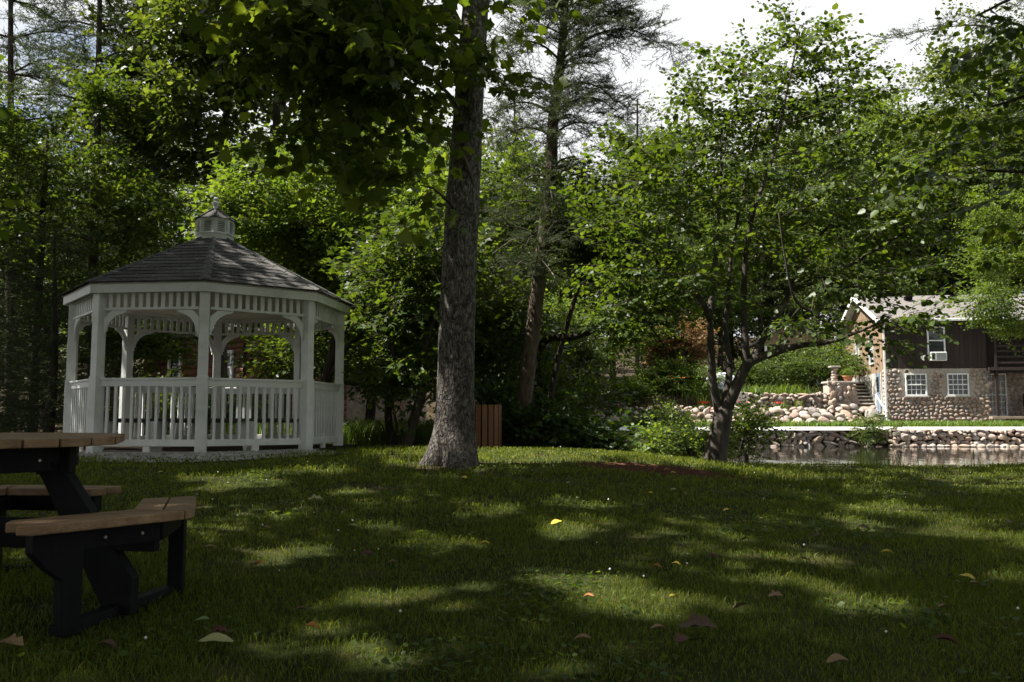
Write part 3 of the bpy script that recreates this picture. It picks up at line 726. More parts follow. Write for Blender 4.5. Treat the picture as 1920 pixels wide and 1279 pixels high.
def foliage_tree(name, label, cat, base, trunk, branches, clusters, key, leaf, bark, seed, per=4, scale=1.0, group=None, spread=.9, flat=.35, out=.6, upw=.9, twigm=None, bend=.25, rough=.0, gaps=False):
    """trunk / branches: (points, radii) in world space; clusters: world points. Returns the thing."""
    r = np.random.default_rng(seed); base = np.array(base, float)
    root = thing(name, label, cat, tuple(base), 0, group)
    loc = lambda P: np.asarray(P, float) - base
    paths = [(loc(P), np.asarray(R)) for P, R in trunk]; br = [(loc(P), np.asarray(R)) for P, R in branches]
    pts = loc(clusters); tubes, D = grow(paths + br, pts, r, upw=upw, bend=bend)
    trunk_me = tubes_mesh('trunk', paths, bark)
    if rough:
        co = np.zeros(len(trunk_me.vertices) * 3, np.float32); trunk_me.vertices.foreach_get('co', co); co = co.reshape(-1, 3)
        for i in range(len(co)):
            a = noise.noise(Vector((co[i, 0] * 3, co[i, 1] * 3, co[i, 2] * 1.3))) + .5 * noise.noise(Vector(co[i] * 9)); co[i, :2] += np.sign(0.5) * a * rough
        trunk_me.vertices.foreach_set('co', co.ravel()); trunk_me.update()
    link('trunk', trunk_me, root)
    for P, R in br: link('branch', tubes_mesh('branch', [(P, R)], bark), root)
    link('twigs', tubes_mesh('twigs', tubes, twigm or bark, 3), root)['kind'] = 'stuff'
    n = len(pts) * per; P = np.repeat(pts, per, 0); DD = np.repeat(D, per, 0); DD /= np.linalg.norm(DD, axis=1)[:, None] + 1e-6
    c = pts.mean(0); oo = P - c; oo /= np.linalg.norm(oo, axis=1)[:, None] + 1e-6
    DD = DD + out * oo + r.normal(0, spread, (n, 3)); DD[:, 2] *= flat
    P = P + r.normal(0, .10, (n, 3))
    lv, lt, tv, tq = place_sprays(key, P, DD, r.normal(0, .35, n), scale * r.uniform(.75, 1.2, n), r)
    if gaps is not False: lv, lt = thin(lv, lt, base, r, None if gaps is True else gaps)
    crown = mesh_np('crown', np.vstack((lv, tv)), [lt, tq + len(lv)], [leaf, twigm or bark], mi=[0, 1])
    link('crown', crown, root)
    return root

# leaves cut from the crowns so sun patches fall at set spots on the lawn (x, y, half width, half depth, share of leaves gone)
def sun_gaps():
    out_ = []
    for px, py, w, h, k in ((1130, 1110, 90, 34, 1), (1240, 1125, 90, 44, 1), (1305, 1150, 26, 26, 1), (1200, 1085, 60, 14, .8), (1530, 1125, 84, 32, .95), (1410, 1068, 40, 16, .7), (1850, 1000, 90, 50, 1), (1720, 965, 80, 22, .9), (1610, 990, 50, 18, .8),
                            (1200, 853, 290, 12, 1), (1010, 851, 120, 12, 1), (330, 1080, 60, 20, .6), (520, 1030, 60, 16, .6), (860, 1110, 70, 20, .55), (900, 960, 60, 14, .6), (1330, 1010, 60, 14, .55), (1560, 1050, 60, 18, .6), (1560, 897, 90, 7, 1), (1420, 880, 60, 6, .9), (1860, 912, 60, 9, .8), (420, 905, 80, 18, .9), (640, 925, 56, 9, .9), (560, 886, 80, 6, .9), (430, 1056, 60, 24, 1), (640, 1125, 100, 18, 1), (760, 1120, 40, 20, .8),
                            (590, 1196, 80, 24, .75), (740, 1240, 110, 26, .75), (760, 1010, 60, 26, .7), (830, 1030, 40, 20, .7), (1095, 985, 56, 18, .75), (1110, 945, 60, 9, .8), (1220, 920, 40, 6, .6), (1150, 1228, 90, 18, .6), (1470, 1050, 50, 14, .6), (1880, 875, 60, 6, .8), (1640, 925, 60, 8, .7),
                            (300, 862, 60, 5, .9), (950, 905, 60, 7, .6), (780, 870, 40, 5, .7), (1900, 1075, 40, 30, .8), (510, 965, 40, 10, .6), (930, 1190, 50, 20, .5)):
        c = hit(px, py); a = hit(px - w, py); f, n_ = hit(px, py - h), hit(px, py + h)
        out_.append((c[0], (f[1] + n_[1]) / 2, abs(c[0] - a[0]), max(.10, (f[1] - n_[1]) / 2), k))
    return np.array(out_)
GAPS = sun_gaps()
FLOOR_GAP = np.array([(GAZ[0] - 1.25, GAZ[1], .85, 1.7, .93), (GAZ[0] - 1.6, GAZ[1] - 1.4, .6, .7, .8)])  # leaves cut so sun reaches the gazebo floor and lifts its ceiling
def in_gap(P, r, gaps=None):
    """true for leaves (world points) that would shade one of the open places"""
    g = ground(P[:, 0], P[:, 1]); t = (P[:, 2] - .5) / SUN.z; x, y = P[:, 0] - SUN.x * t, P[:, 1] - SUN.y * t
    t = (P[:, 2] - ground(x, np.clip(y, 2.5, 13))) / SUN.z; x, y = P[:, 0] - SUN.x * t, P[:, 1] - SUN.y * t
    x, y = x + .16 * np.sin(y * 4.3 + 1.1 * np.sin(x * 3.1)) + .07 * np.sin(y * 11 + x * 5), y + .12 * np.sin(x * 4.1 + 1.7 * np.sin(y * 2.3)) + .06 * np.sin(x * 10.3 - y * 6)
    w = .38 * (np.sin(x * 5.1 + 1.3 * np.sin(y * 4.0)) + np.sin(y * 6.3 + np.sin(x * 3.7) * 1.5) + .7 * np.sin(x * 13 + y * 9))
    gone = np.zeros(len(P), bool)
    for cx, cy, rx, ry, k in (GAPS if gaps is None else gaps):
        q = ((x - cx) / rx) ** 2 + ((y - cy) / ry) ** 2
        gone |= r.uniform(0, 1, len(P)) < k * sstep(1.75, .55, q - w)
    return gone
def thin(V, T, off, r, gaps=None):
    """drop the leaves in the gaps; V holds equal-sized leaves in T order"""
    # leaves are islands: find them from the triangle fan roots
    root_ = T[:, 0]; c = (V[T[:, 0]] + V[T[:, 1]] + V[T[:, 2]]) / 3 + off
    gone_v = np.zeros(len(V), bool); gone_v[root_[in_gap(c, r, gaps)]] = True
    keep = ~gone_v[root_]; T = T[keep]; u, inv = np.unique(T.ravel(), return_inverse=True)
    return V[u], inv.reshape(-1, 3)

def px_path(spec, n, d=None):
    """control points given as photo pixel + depth"""
    return smooth_path([W(x, y, dd) for x, y, dd in spec], n)

def on_ground(px, d):
    x = (px - 960) / F * d * 1.0; return np.array((x, d, gz(x, d)))
TREES = {}
# --- the big mottled sycamore in the middle
def build_sycamore():
    m, t, o = nodes('sycamore_bark'); b = N(t, 'BsdfPrincipled', Roughness=0.9); b.inputs['Specular IOR Level'].default_value = 0.15
    tcn = N(t, 'TexCoord'); mpn = N(t, 'Mapping', Scale=(1, 1, .75)); t.links.new(tcn.outputs['Object'], mpn.inputs['Vector'])
    n1 = N(t, 'TexNoise', Scale=15.0, Detail=6, Roughness=.65, Distortion=.35); t.links.new(mpn.outputs[0], n1.inputs['Vector'])
    n2 = N(t, 'TexNoise', Scale=34.0, Detail=8); t.links.new(mpn.outputs[0], n2.inputs['Vector'])
    sx = N(t, 'SeparateXYZ'); t.links.new(tcn.outputs['Object'], sx.inputs[0])
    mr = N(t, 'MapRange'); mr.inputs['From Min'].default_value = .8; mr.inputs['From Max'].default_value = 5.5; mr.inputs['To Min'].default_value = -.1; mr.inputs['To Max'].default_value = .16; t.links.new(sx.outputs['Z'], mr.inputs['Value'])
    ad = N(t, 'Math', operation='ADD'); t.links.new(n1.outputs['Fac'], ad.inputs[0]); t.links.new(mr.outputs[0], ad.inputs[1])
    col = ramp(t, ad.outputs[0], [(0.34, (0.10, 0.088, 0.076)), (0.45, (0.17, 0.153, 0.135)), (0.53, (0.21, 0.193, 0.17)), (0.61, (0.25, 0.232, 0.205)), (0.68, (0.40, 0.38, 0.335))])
    v2 = ramp(t, n2.outputs['Fac'], [(0.3, (.65, .65, .65)), (0.7, (1.15, 1.15, 1.15))]); mm = N(t, 'Mix', data_type='RGBA', blend_type='MULTIPLY'); mm.inputs['Factor'].default_value = 1
    t.links.new(col, mm.inputs['A']); t.links.new(v2, mm.inputs['B']); t.links.new(mm.outputs['Result'], b.inputs['Base Color'])
    vm = N(t, 'Mapping', Scale=(1, 1, .3)); t.links.new(tcn.outputs['Object'], vm.inputs['Vector']); wn = N(t, 'TexNoise', Scale=7.0, Detail=4); t.links.new(vm.outputs[0], wn.inputs['Vector'])
    wv_ = N(t, 'Mix', data_type='RGBA', blend_type='LINEAR_LIGHT'); wv_.inputs['Factor'].default_value = .12; t.links.new(vm.outputs[0], wv_.inputs['A']); t.links.new(wn.outputs['Color'], wv_.inputs['B'])
    vo = N(t, 'TexVoronoi', Scale=24.0); vo.feature = 'DISTANCE_TO_EDGE'; t.links.new(wv_.outputs['Result'], vo.inputs['Vector'])
    ck = ramp(t, vo.outputs['Distance'], [(0.0, (.32, .3, .28)), (0.12, (1, 1, 1))]); m3 = N(t, 'Mix', data_type='RGBA', blend_type='MULTIPLY'); m3.inputs['Factor'].default_value = .8
    t.links.new(mm.outputs['Result'], m3.inputs['A']); t.links.new(ck, m3.inputs['B']); t.links.new(m3.outputs['Result'], b.inputs['Base Color'])
    s2 = N(t, 'Math', operation='ADD'); t.links.new(ck, s2.inputs[0]); t.links.new(n2.outputs['Fac'], s2.inputs[1])
    bp = N(t, 'Bump', Strength=.9, Distance=.03); t.links.new(s2.outputs[0], bp.inputs['Height']); t.links.new(bp.outputs[0], b.inputs['Normal']); t.links.new(b.outputs[0], o.inputs['Surface'])
    M['bark_sycamore'] = m
    d = 10.1; b0 = on_ground(848, d); r = np.random.default_rng(21)
    pts = px_path([(847, 885, d), (852, 830, d), (855, 720, d), (858, 560, d), (868, 380, d), (880, 180, d), (892, 0, d)], 70); top = pts[-1]
    up = smooth_path([top, top + (.12, .1, 2.0), top + (.3, .0, 4.5), top + (.2, .2, 7.0)], 24)[1:]
    P = np.vstack((pts, up)); z = P[:, 2] - b0[2]
    w = np.interp(z, [-.2, 0, .15, .4, .9, 1.7, 3, 5.3, 8, 12.5], [.34, .315, .275, .238, .215, .205, .195, .155, .12, .03])
    root = thing('sycamore_tree', 'big sycamore with grey mottled trunk standing in the middle of the lawn', 'tree', tuple(b0))
    # dense trunk skin with root flare and flakes
    n = 56; a = np.arange(n) * 2 * PI / n; V = []
    for p, rad, zz in zip(P, w, z):
        fl = max(0, 1 - zz / .55) ** 2
        for t_ in a:
            k = 1 + fl * (.30 * math.cos(3 * t_ - PI * 3 + .3) + .18 * math.cos(5 * t_ + .5) + .1)
            k += .05 * noise.noise(Vector((math.cos(t_) * 1.1, math.sin(t_) * 1.1, zz * .8))) + .018 * noise.noise(Vector((math.cos(t_) * 4, math.sin(t_) * 4, zz * 3))) + .014 * noise.noise(Vector((math.cos(t_) * 10, math.sin(t_) * 10, zz * 7)))
            V.append((p[0] - b0[0] + rad * k * math.cos(t_), p[1] - b0[1] + rad * k * math.sin(t_), p[2] - b0[2]))
    i = np.arange(n); j = np.arange(len(P) - 1)[:, None] * n
    Q = np.stack((j + i, j + (i + 1) % n, j + n + (i + 1) % n, j + n + i), -1).reshape(-1, 4)
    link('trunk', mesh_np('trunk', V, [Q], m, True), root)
    # pale scar of a shed limb on the near side
    sp = [W(868, 290, d - .21), W(878, 315, d - .215), W(892, 355, d - .20)]
    link('scar', tubes_mesh('scar', [(smooth_path([q - b0 for q in sp], 8), np.array([.012, .02, .024, .022, .018, .012, .008, .003]))], M['deadwood']), root)
    # limbs
    LB = [([(892, 40, d), (820, -160, d), (700, -330, d - 1.), (540, -420, d - 2)], .085), ([(890, 60, d), (980, -220, d + 1), (1150, -420, d + 1.5), (1350, -560, d + 2)], .085),
          ([(868, 470, d - .1), (850, 200, d - .3), (760, 30, d - .6), (650, -60, d - 1.0)], .03),
          ([(885, 90, d), (760, -120, d - 1), (620, -60, d - 2), (480, 40, d - 2.6)], .045), ([(893, -120, d), (900, -420, d - 2), (860, -700, d - 3.5), (820, -900, d - 4.5)], .07),
          ([(893, -200, d), (1050, -500, d - 1.5), (1240, -700, d - 2.5), (1400, -800, d - 3)], .065)]
    LB[2] = ([(862, 205, d - .16), (835, 170, d - .5), (775, 120, d - .9), (700, 90, d - 1.3)], .028)
    br = []
    for spec, rad in LB:
        q = px_path(spec, 14) - b0; br.append((q, np.linspace(rad, rad * .25, 14)))
        link('branch', tubes_mesh('branch', [br[-1]], m), root)
    # upper crown (above the picture) and the low leafy boughs that hang into it
    cx, cy = P[-14][0], P[-14][1]; zt = P[-1][2]
    C = blob_points([(cx + 1.6, cy - 2.4, 9.8, 2.8, 2.2, 2.0, 60), (cx - 2.0, cy - 2.0, 10.0, 3.0, 2.5, 2.0, 75), (cx + .3, cy - 4.0, 11.0, 3.6, 2.6, 2.2, 85), (cx - 1.2, cy - 5.2, 10.5, 3.0, 2.4, 1.8, 60), (cx + .1, cy - 1.6, 13.0, 2.6, 2.2, 2.0, 34)], r, gap=.35)
    low = []
    for x0, y0, dd, n_ in ((700, 40, 9.0, 22), (630, 80, 8.6, 17), (760, 90, 9.3, 12), (670, 150, 8.9, 15), (800, 30, 9.6, 5), (560, 20, 8.4, 22), (740, 180, 9.2, 14), (815, 225, 9.7, 3), (640, -70, 8.8, 26), (760, -80, 9.5, 12)):
        for _ in range(n_): low.append(W(x0 + r.normal(0, 42), y0 + r.normal(0, 34), dd + r.normal(0, .5)))
    for x0, y0, dd in ((905, 128, 9.75), (922, 160, 9.7), (872, 115, 9.7), (985, 2, 9.6), (745, 340, 9.0), (715, 330, 9.1), (775, 370, 9.1), (590, 250, 8.4), (570, 235, 8.4), (610, 265, 8.4), (880, 360, 10.5)):
        for _ in range(2): low.append(W(x0 + r.normal(0, 9), y0 + r.normal(0, 9) - 12, dd))
    C = np.vstack((C, np.array(low)))
    pts_ = C - b0; tubes, D = grow([(P - b0, w)] + br, pts_, r, bend=.5, upw=.4)
    link('twigs', tubes_mesh('twigs', tubes, M['twig'], 3), root)['kind'] = 'stuff'
    nl = len(low); per = 3
    def crown(pp, dd, per, sc, key):
        n_ = len(pp) * per; Pp = np.repeat(pp, per, 0) + r.normal(0, .08, (len(pp) * per, 3)); Dd = np.repeat(dd, per, 0); Dd /= np.linalg.norm(Dd, axis=1)[:, None] + 1e-6
        Dd = Dd + r.normal(0, .9, (n_, 3)); Dd[:, 2] = Dd[:, 2] * .3 - .25
        return place_sprays(key, Pp, Dd, r.normal(0, .4, n_), sc * r.uniform(.8, 1.15, n_), r)
    A = crown(pts_[:-nl], D[:-nl], 6, 1.25, 'canopy'); A = (*thin(A[0], A[1], b0, r), A[2], A[3]); B = crown(pts_[-nl:], D[-nl:], 2, .8, 'sycamore')
    V = np.vstack((A[0], B[0], A[2], B[2])); n1, n2, n3 = len(A[0]), len(A[0]) + len(B[0]), len(A[0]) + len(B[0]) + len(A[2])
    link('crown', mesh_np('crown', V, [np.vstack((A[1], B[1] + n1)), np.vstack((A[3] + n2, B[3] + n3))], [M['leaf_sycamore'], M['twig']], mi=[0, 1]), root)
build_sycamore()

# --- multi-stemmed redbud at the water's edge
def build_redbud():
    d = 12.75; b0 = on_ground(1343, d); r = np.random.default_rng(31)
    tr = [(px_path([(1340, 866, d), (1348, 820, d), (1358, 770, d)], 10), np.linspace(.172, .13, 10))]
    B = [([(1352, 790, d), (1337, 720, d), (1333, 650, d - .1), (1328, 590, d - .2), (1300, 540, d - .4), (1270, 490, d - .7), (1235, 430, d - 1)], .07, .016),
         ([(1330, 600, d - .2), (1338, 520, d), (1345, 440, d + .2), (1352, 330, d + .4), (1350, 250, d + .6)], .05, .012),
         ([(1358, 760, d), (1368, 690, d + .2), (1360, 620, d + .3), (1366, 560, d + .3), (1372, 470, d + .4), (1400, 330, d + .5), (1430, 200, d + .7)], .058, .01),
         ([(1362, 765, d), (1385, 715, d - .1), (1405, 680, d - .2), (1450, 662, d - .3), (1500, 648, d - .5), (1560, 640, d - .7), (1640, 610, d - 1.0)], .095, .016),
         ([(1400, 684, d - .2), (1396, 620, d - .1), (1395, 560, d), (1398, 480, d), (1412, 400, d), (1450, 290, d + .2), (1480, 150, d + .5), (1500, 60, d + .6)], .06, .01),
         ([(1412, 672, d - .2), (1440, 620, d), (1470, 570, d + .2), (1490, 520, d + .3), (1530, 450, d + .5), (1590, 390, d + .6), (1660, 320, d + .7)], .055, .012),
         ([(1580, 632, d - .7), (1530, 590, d - 1.0), (1490, 560, d - 1.1), (1470, 470, d - 1.2), (1460, 400, d - 1.2)], .03, .008),
         ([(1480, 545, d + .3), (1550, 520, d + .2), (1640, 470, d), (1720, 420, d - .2), (1760, 390, d - .2)], .035, .008)]
    br = [(px_path(s, 18), np.linspace(a, b, 18) ) for s, a, b in B]
    cl = []
    def fill(x0, y0, dd, sx, sy, sd, n):
        for _ in range(n):
            a = r.normal(0, 1, 3); a /= np.linalg.norm(a); a *= r.uniform(0, 1) ** .5
            cl.append(W(x0 + a[0] * sx, y0 + a[1] * sy, dd + a[2] * sd))
    for z in ((1330, 320, d + .6, 120, 110, 1.3, 28), (1220, 410, d - .2, 110, 110, 1.4, 25), (1190, 300, d + .3, 70, 60, .8, 10), (1440, 200, d + .8, 110, 110, 1.2, 34), (1500, 85, d + .9, 60, 60, .7, 20), (1420, 330, d + .5, 150, 100, 1.6, 24),
              (1570, 230, d + .9, 80, 120, 1.3, 30), (1590, 390, d + .8, 130, 90, 1.4, 20), (1680, 390, d + .3, 110, 60, 1.2, 18), (1270, 510, d - .4, 130, 80, 1.4, 17), (1430, 460, d + .4, 150, 70, 1.8, 11), (1590, 520, d - .2, 100, 50, 1.2, 18), (1650, 600, d - .9, 60, 30, .5, 8), (1200, 560, d + .5, 70, 60, 1, 12),
              (1690, 450, d + .1, 60, 50, .9, 9), (1500, 600, d - .9, 50, 30, .5, 4), (1390, 110, d + .8, 36, 30, .4, 5), (1335, 170, d + .6, 40, 34, .5, 6)): fill(*z)
    t = foliage_tree('redbud_tree', 'small many-stemmed tree with broad crown leaning over the water edge', 'tree', b0, tr, br, np.array(cl), 'redbud', M['leaf_redbud'], M['bark_grey'], 32, per=2, scale=.92, flat=.32, out=.35, twigm=M['twig'], rough=.018)
build_redbud()

# --- tall thin pine with a leaning flaky trunk
def build_pine():
    d = 15.5; b0 = on_ground(972, d); r = np.random.default_rng(41)
    P = px_path([(972, 842, d), (982, 760, d), (990, 690, d), (1003, 590, d), (1013, 500, d), (1026, 400, d), (1033, 330, d), (1036, 250, d), (1040, 200, d), (1052, 110, d), (1058, 30, d), (1062, -60, d), (1066, -160, d)], 60)
    tr = [(P, np.interp(np.linspace(0, 1, 60), [0, .05, .3, .6, .8, 1], [.165, .14, .125, .10, .075, .02]))]
    br, cl = [], []
    H = P[:, 2]
    spec = []
    for y, L_, R_ in ((-120, .8, .9), (-70, 1.0, 1.1), (-20, 1.15, 1.2), (20, 1.2, 1.5), (60, 1.3, 1.4), (110, 1.25, 1.9), (170, 1.1, 1.5), (215, 1.2, 1.3), (255, 1.3, 1.2), (330, .9, 1.0), (400, 1.0, 1.4), (460, 1.2, 1.7), (520, 1.2, 1.2)):
        spec += [(y, -1, L_), (y, 1, R_), (y + 12, -.25, L_ * .8), (y - 8, .35, R_ * .8)]
    for y, sx, ln in spec:
        i = int(np.argmin(abs(H - W(1040, y, d)[2]))); p = P[i]
        yaw = (PI if sx < 0 else 0) + r.uniform(-.6, .6) + (PI / 2 * (1 if sx < 0 else -1) if abs(sx) < 1 else 0); dv = np.array((math.cos(yaw), math.sin(yaw), 0)); ln = ln * r.uniform(.85, 1.1)
        ctrl = [p, p + dv * ln * .3 + (0, 0, .16 * ln), p + dv * ln * .65 + (0, 0, .14 * ln), p + dv * ln + (0, 0, -.12 * ln * (1 if y > 0 else -.6))]
        q = smooth_path(ctrl, 12); br.append((q, np.linspace(.026 if y > 100 else .02, .006, 12)))
        dens = 1.0 if y < 180 else .65 if y < 300 else .45
        for f in np.linspace(.35, 1, int(9 * ln * dens) + 2): cl.append(q[int(f * 11)] + r.normal(0, .10, 3) + (0, 0, -.02))
    t = foliage_tree('pine_tree', 'tall thin pine with leaning flaky trunk and sparse drooping boughs', 'tree', b0, tr, [], np.array(cl), 'pine', M['needle_pine'], M['bark_pine'], 42, per=4, scale=.8, flat=.5, out=.25, spread=.7, rough=.012, twigm=M['twig'])
    for q, R in br: link('branch', tubes_mesh('branch', [(q - b0, R)], M['bark_grey']), t)
    # bare broken lower limbs on its left
    for s, a in (([(1003, 520, d), (970, 522, d - .2), (930, 545, d - .4), (905, 562, d - .5)], .016), ([(905, 562, d - .5), (890, 530, d - .5), (888, 505, d - .5), (905, 478, d - .6), (925, 470, d - .6)], .011), ([(1013, 450, d), (970, 447, d - .4), (945, 460, d - .5), (920, 478, d - .5)], .013),
                 ([(905, 562, d - .5), (920, 575, d - .5), (950, 574, d - .6)], .007), ([(905, 562, d - .5), (885, 575, d - .6), (868, 600, d - .6)], .006), ([(1010, 480, d), (1040, 520, d - .6), (1048, 560, d - .8), (1040, 600, d - .8)], .010)):
        link('dead_branch', tubes_mesh('dead_branch', [(px_path(s, 12) - b0, np.linspace(a, a * .5, 12))], M['deadwood']), t)
    dp = np.array([W(905 + r.normal(0, 16), 510 + r.normal(0, 40), d - .5 + r.normal(0, .2)) for _ in range(26)]) - b0
    A = place_sprays('dead', dp, np.stack((r.normal(-.5, .6, 26), r.normal(0, .4, 26), r.normal(0, .5, 26)), -1), r.normal(0, 1, 26), np.full(26, .45), r)
    link('dead_twigs', mesh_np('dead_twigs', np.vstack((A[0], A[2])), [A[1], A[3] + len(A[0])], M['deadwood']), t)['kind'] = 'stuff'
build_pine()

def simple_tree(name, label, cat, px, d, trunk_spec, blobs, key, leaf, bark, seed, r0, per=4, scale=1.0, group=None, gap=.25, extra=(), **k):
    """trunk_spec: photo pixel points at depth d; blobs: (px, py, depth, width px, height px, depth m, count)"""
    r = np.random.default_rng(seed); b0 = on_ground(px, d); P = px_path([(x, y, d + (q[0] if q else 0)) for x, y, *q in trunk_spec], 24); P[0] = b0 - (0, 0, .05)
    tr = [(P, np.interp(np.linspace(0, 1, 24), [0, .06, .5, 1], [r0 * 1.3, r0, r0 * .8, r0 * .3]))]
    br = [(px_path(s, 14), np.linspace(a, a * .3, 14)) for s, a in extra]
    B = []
    for x, y, dd, w, h, dp, n in blobs:
        c = W(x, y, dd); s = dd / F; B.append((c[0], c[1], c[2], w * s, dp, h * s, n))
    return foliage_tree(name, label, cat, b0, tr, br, blob_points(B, r, gap), key, leaf, bark, seed + 1, per=per, scale=scale, group=group, twigm=M['twig'], **k)

# slim trees close by
simple_tree('slim_tree', 'slim dark tree leaning right behind the pine, stem bare below', 'tree', 1018, 16.0, [(1018, 838), (1030, 760), (1050, 660), (1075, 570), (1100, 490), (1125, 420)],
            [(1120, 430, 16.2, 90, 80, 1.3, 26), (1060, 380, 16.5, 80, 60, 1.2, 14), (1190, 470, 16.2, 70, 60, 1.1, 14)], 'maple', M['leaf_maple'], M['bark_dark'], 51, .06, scale=.9)
simple_tree('arching_tree', 'dark tree behind the pine with one long limb arching over the shrubs', 'tree', 1003, 17.5, [(1003, 835), (1008, 740), (1013, 660), (1030, 635, -.2), (1075, 632, -.4), (1120, 615, -.5), (1165, 575, -.6), (1215, 540, -.8)],
            [(1200, 560, 16.8, 90, 70, 1.0, 26), (1130, 520, 17, 100, 50, 1.2, 20), (960, 600, 17.5, 70, 90, 1.2, 24), (930, 700, 17.5, 60, 60, 1, 14), (900, 610, 17.5, 40, 60, 1, 10), (1000, 400, 18, 110, 90, 1.5, 30), (940, 330, 18, 70, 70, 1.2, 18)], 'maple', M['leaf_maple'], M['bark_dark'], 55, .09,
            extra=[([(1150, 590, 16.9), (1195, 592, 16.7), (1240, 640, 16.5), (1270, 700, 16.4)], .025), ([(1165, 580, 16.9), (1215, 585, 16.7), (1265, 630, 16.6), (1290, 680, 16.5)], .02)])
simple_tree('understory_tree', 'young dark tree with forked stem just behind the big trunk', 'tree', 762, 13.6, [(762, 838), (775, 790), (790, 740), (797, 690), (800, 640), (815, 590), (835, 545)],
            [(790, 600, 14.2, 80, 70, 1.0, 24), (750, 530, 15, 70, 60, 1.0, 18), (820, 480, 14.4, 80, 80, 1.2, 24), (770, 680, 14.2, 50, 40, .8, 8)], 'maple', M['leaf_maple'], M['bark_dark'], 61, .085, extra=[([(793, 720, 13.6), (812, 690, 13.6), (835, 660, 13.7), (860, 620, 13.8)], .035), ([(785, 770, 13.6), (810, 735, 13.6), (840, 705, 13.7)], .02)])
simple_tree('understory_tree', 'short dark stem left of the forked young tree, near the gazebo', 'tree', 735, 13.9, [(735, 838), (730, 800), (728, 760), (735, 710), (737, 660), (720, 600)],
            [(735, 590, 15.2, 45, 50, .7, 10), (745, 650, 14.6, 40, 40, .6, 8)], 'maple', M['leaf_maple'], M['bark_dark'], 65, .07, extra=[([(728, 745, 13.9), (705, 715, 13.9), (705, 680, 14.2), (715, 640, 14.6)], .02)])
simple_tree('sapling_tree', 'thin sapling stem between the two dark stems near the gazebo', 'tree', 750, 13.8, [(750, 838), (742, 790), (735, 740), (748, 690)], [(748, 680, 13.9, 40, 40, .5, 6)], 'maple', M['leaf_maple'], M['bark_dark'], 67, .025)

# sunlit maples behind the gazebo
simple_tree('maple_tree', 'sunlit maple rising close behind the gazebo roof', 'tree', 590, 17.5, [(590, 830), (610, 720), (640, 620), (680, 560), (700, 480)],
            [(560, 370, 17.5, 120, 80, 1.6, 60), (680, 330, 17.8, 130, 80, 1.7, 60), (640, 440, 17, 150, 70, 1.5, 60), (500, 440, 17, 80, 50, 1.2, 26), (760, 420, 17.4, 90, 80, 1.4, 40), (620, 540, 17.5, 150, 60, 1.6, 44), (760, 540, 17.5, 90, 70, 1.5, 30)], 'maple', M['leaf_fresh'], M['bark_dark'], 71, .12, per=3, scale=1.0, gap=.4,
            extra=[([(600, 740, 17.5), (660, 640, 17.3), (740, 590, 17), (800, 570, 16.8)], .05), ([(620, 680, 17.5), (700, 600, 17.6), (760, 500, 17.6)], .045)])
simple_tree('maple_tree', 'lower leafy maple seen through the gazebo arches', 'tree', 520, 19.5, [(520, 830), (515, 740), (520, 650), (515, 560)],
            [(520, 640, 19.5, 50, 70, 1.2, 26), (580, 690, 19.5, 50, 60, 1.2, 20), (500, 560, 19.6, 80, 50, 1.3, 22), (300, 640, 20, 60, 60, 1.2, 24), (250, 650, 20, 50, 60, 1.2, 18)], 'maple', M['leaf_fresh'], M['bark_dark'], 75, .12, per=3)
simple_tree('maple_tree', 'dark maple between the gazebo and the big trunk', 'tree', 690, 20.5, [(690, 830), (700, 700), (705, 560), (720, 420)],
            [(690, 640, 20.5, 90, 90, 1.6, 46), (780, 620, 20.5, 90, 100, 1.6, 46), (730, 480, 20.5, 130, 80, 1.8, 50), (850, 520, 20.5, 80, 110, 1.8, 44), (890, 420, 20.5, 60, 70, 1.6, 24), (930, 640, 21, 80, 90, 1.6, 36)], 'maple', M['leaf_maple'], M['bark_dark'], 77, .12, per=3)
# tall dark trunks left of centre with high crowns
simple_tree('oak_tree', 'tall straight oak with thick dark trunk rising behind the gazebo', 'tree', 520, 22.5, [(520, 830), (521, 600), (523, 300), (526, 100), (530, -120), (532, -300)],
            [(600, 80, 22.5, 120, 90, 2.0, 56), (430, 60, 22.5, 110, 90, 2.0, 50), (600, -90, 22.5, 150, 100, 2.2, 50), (420, -110, 22.5, 150, 100, 2.2, 44), (650, 190, 22.5, 90, 60, 1.6, 30), (400, 200, 22.5, 70, 60, 1.5, 24), (520, -260, 22.5, 180, 90, 2.4, 40)], 'oak', M['leaf_oak'], M['bark_dark'], 81, .21, per=3, scale=1.25, gap=.4,
            extra=[([(524, 250, 22.5), (560, 210, 22.4), (600, 190, 22.3), (660, 200, 22)], .06), ([(525, 150, 22.5), (470, 90, 22.4), (420, 60, 22.2)], .07), ([(527, 90, 22.5), (590, 40, 22.4), (650, 30, 22.2)], .07)])
simple_tree('oak_tree', 'slender leafy oak left of the thick dark trunk', 'tree', 418, 25, [(418, 830), (416, 600), (417, 380), (422, 250), (435, 100), (440, -60)],
            [(330, 150, 25, 100, 110, 2.0, 40), (420, 290, 25, 80, 60, 1.6, 24), (300, 300, 25, 90, 70, 1.6, 26), (340, 20, 25, 120, 90, 2.0, 34), (430, 180, 25, 60, 80, 1.6, 20), (350, -120, 25, 140, 90, 2.2, 40), (250, 230, 25, 60, 70, 1.5, 24)], 'oak', M['leaf_oak'], M['bark_dark'], 85, .15, per=3, scale=1.25, gap=.4)
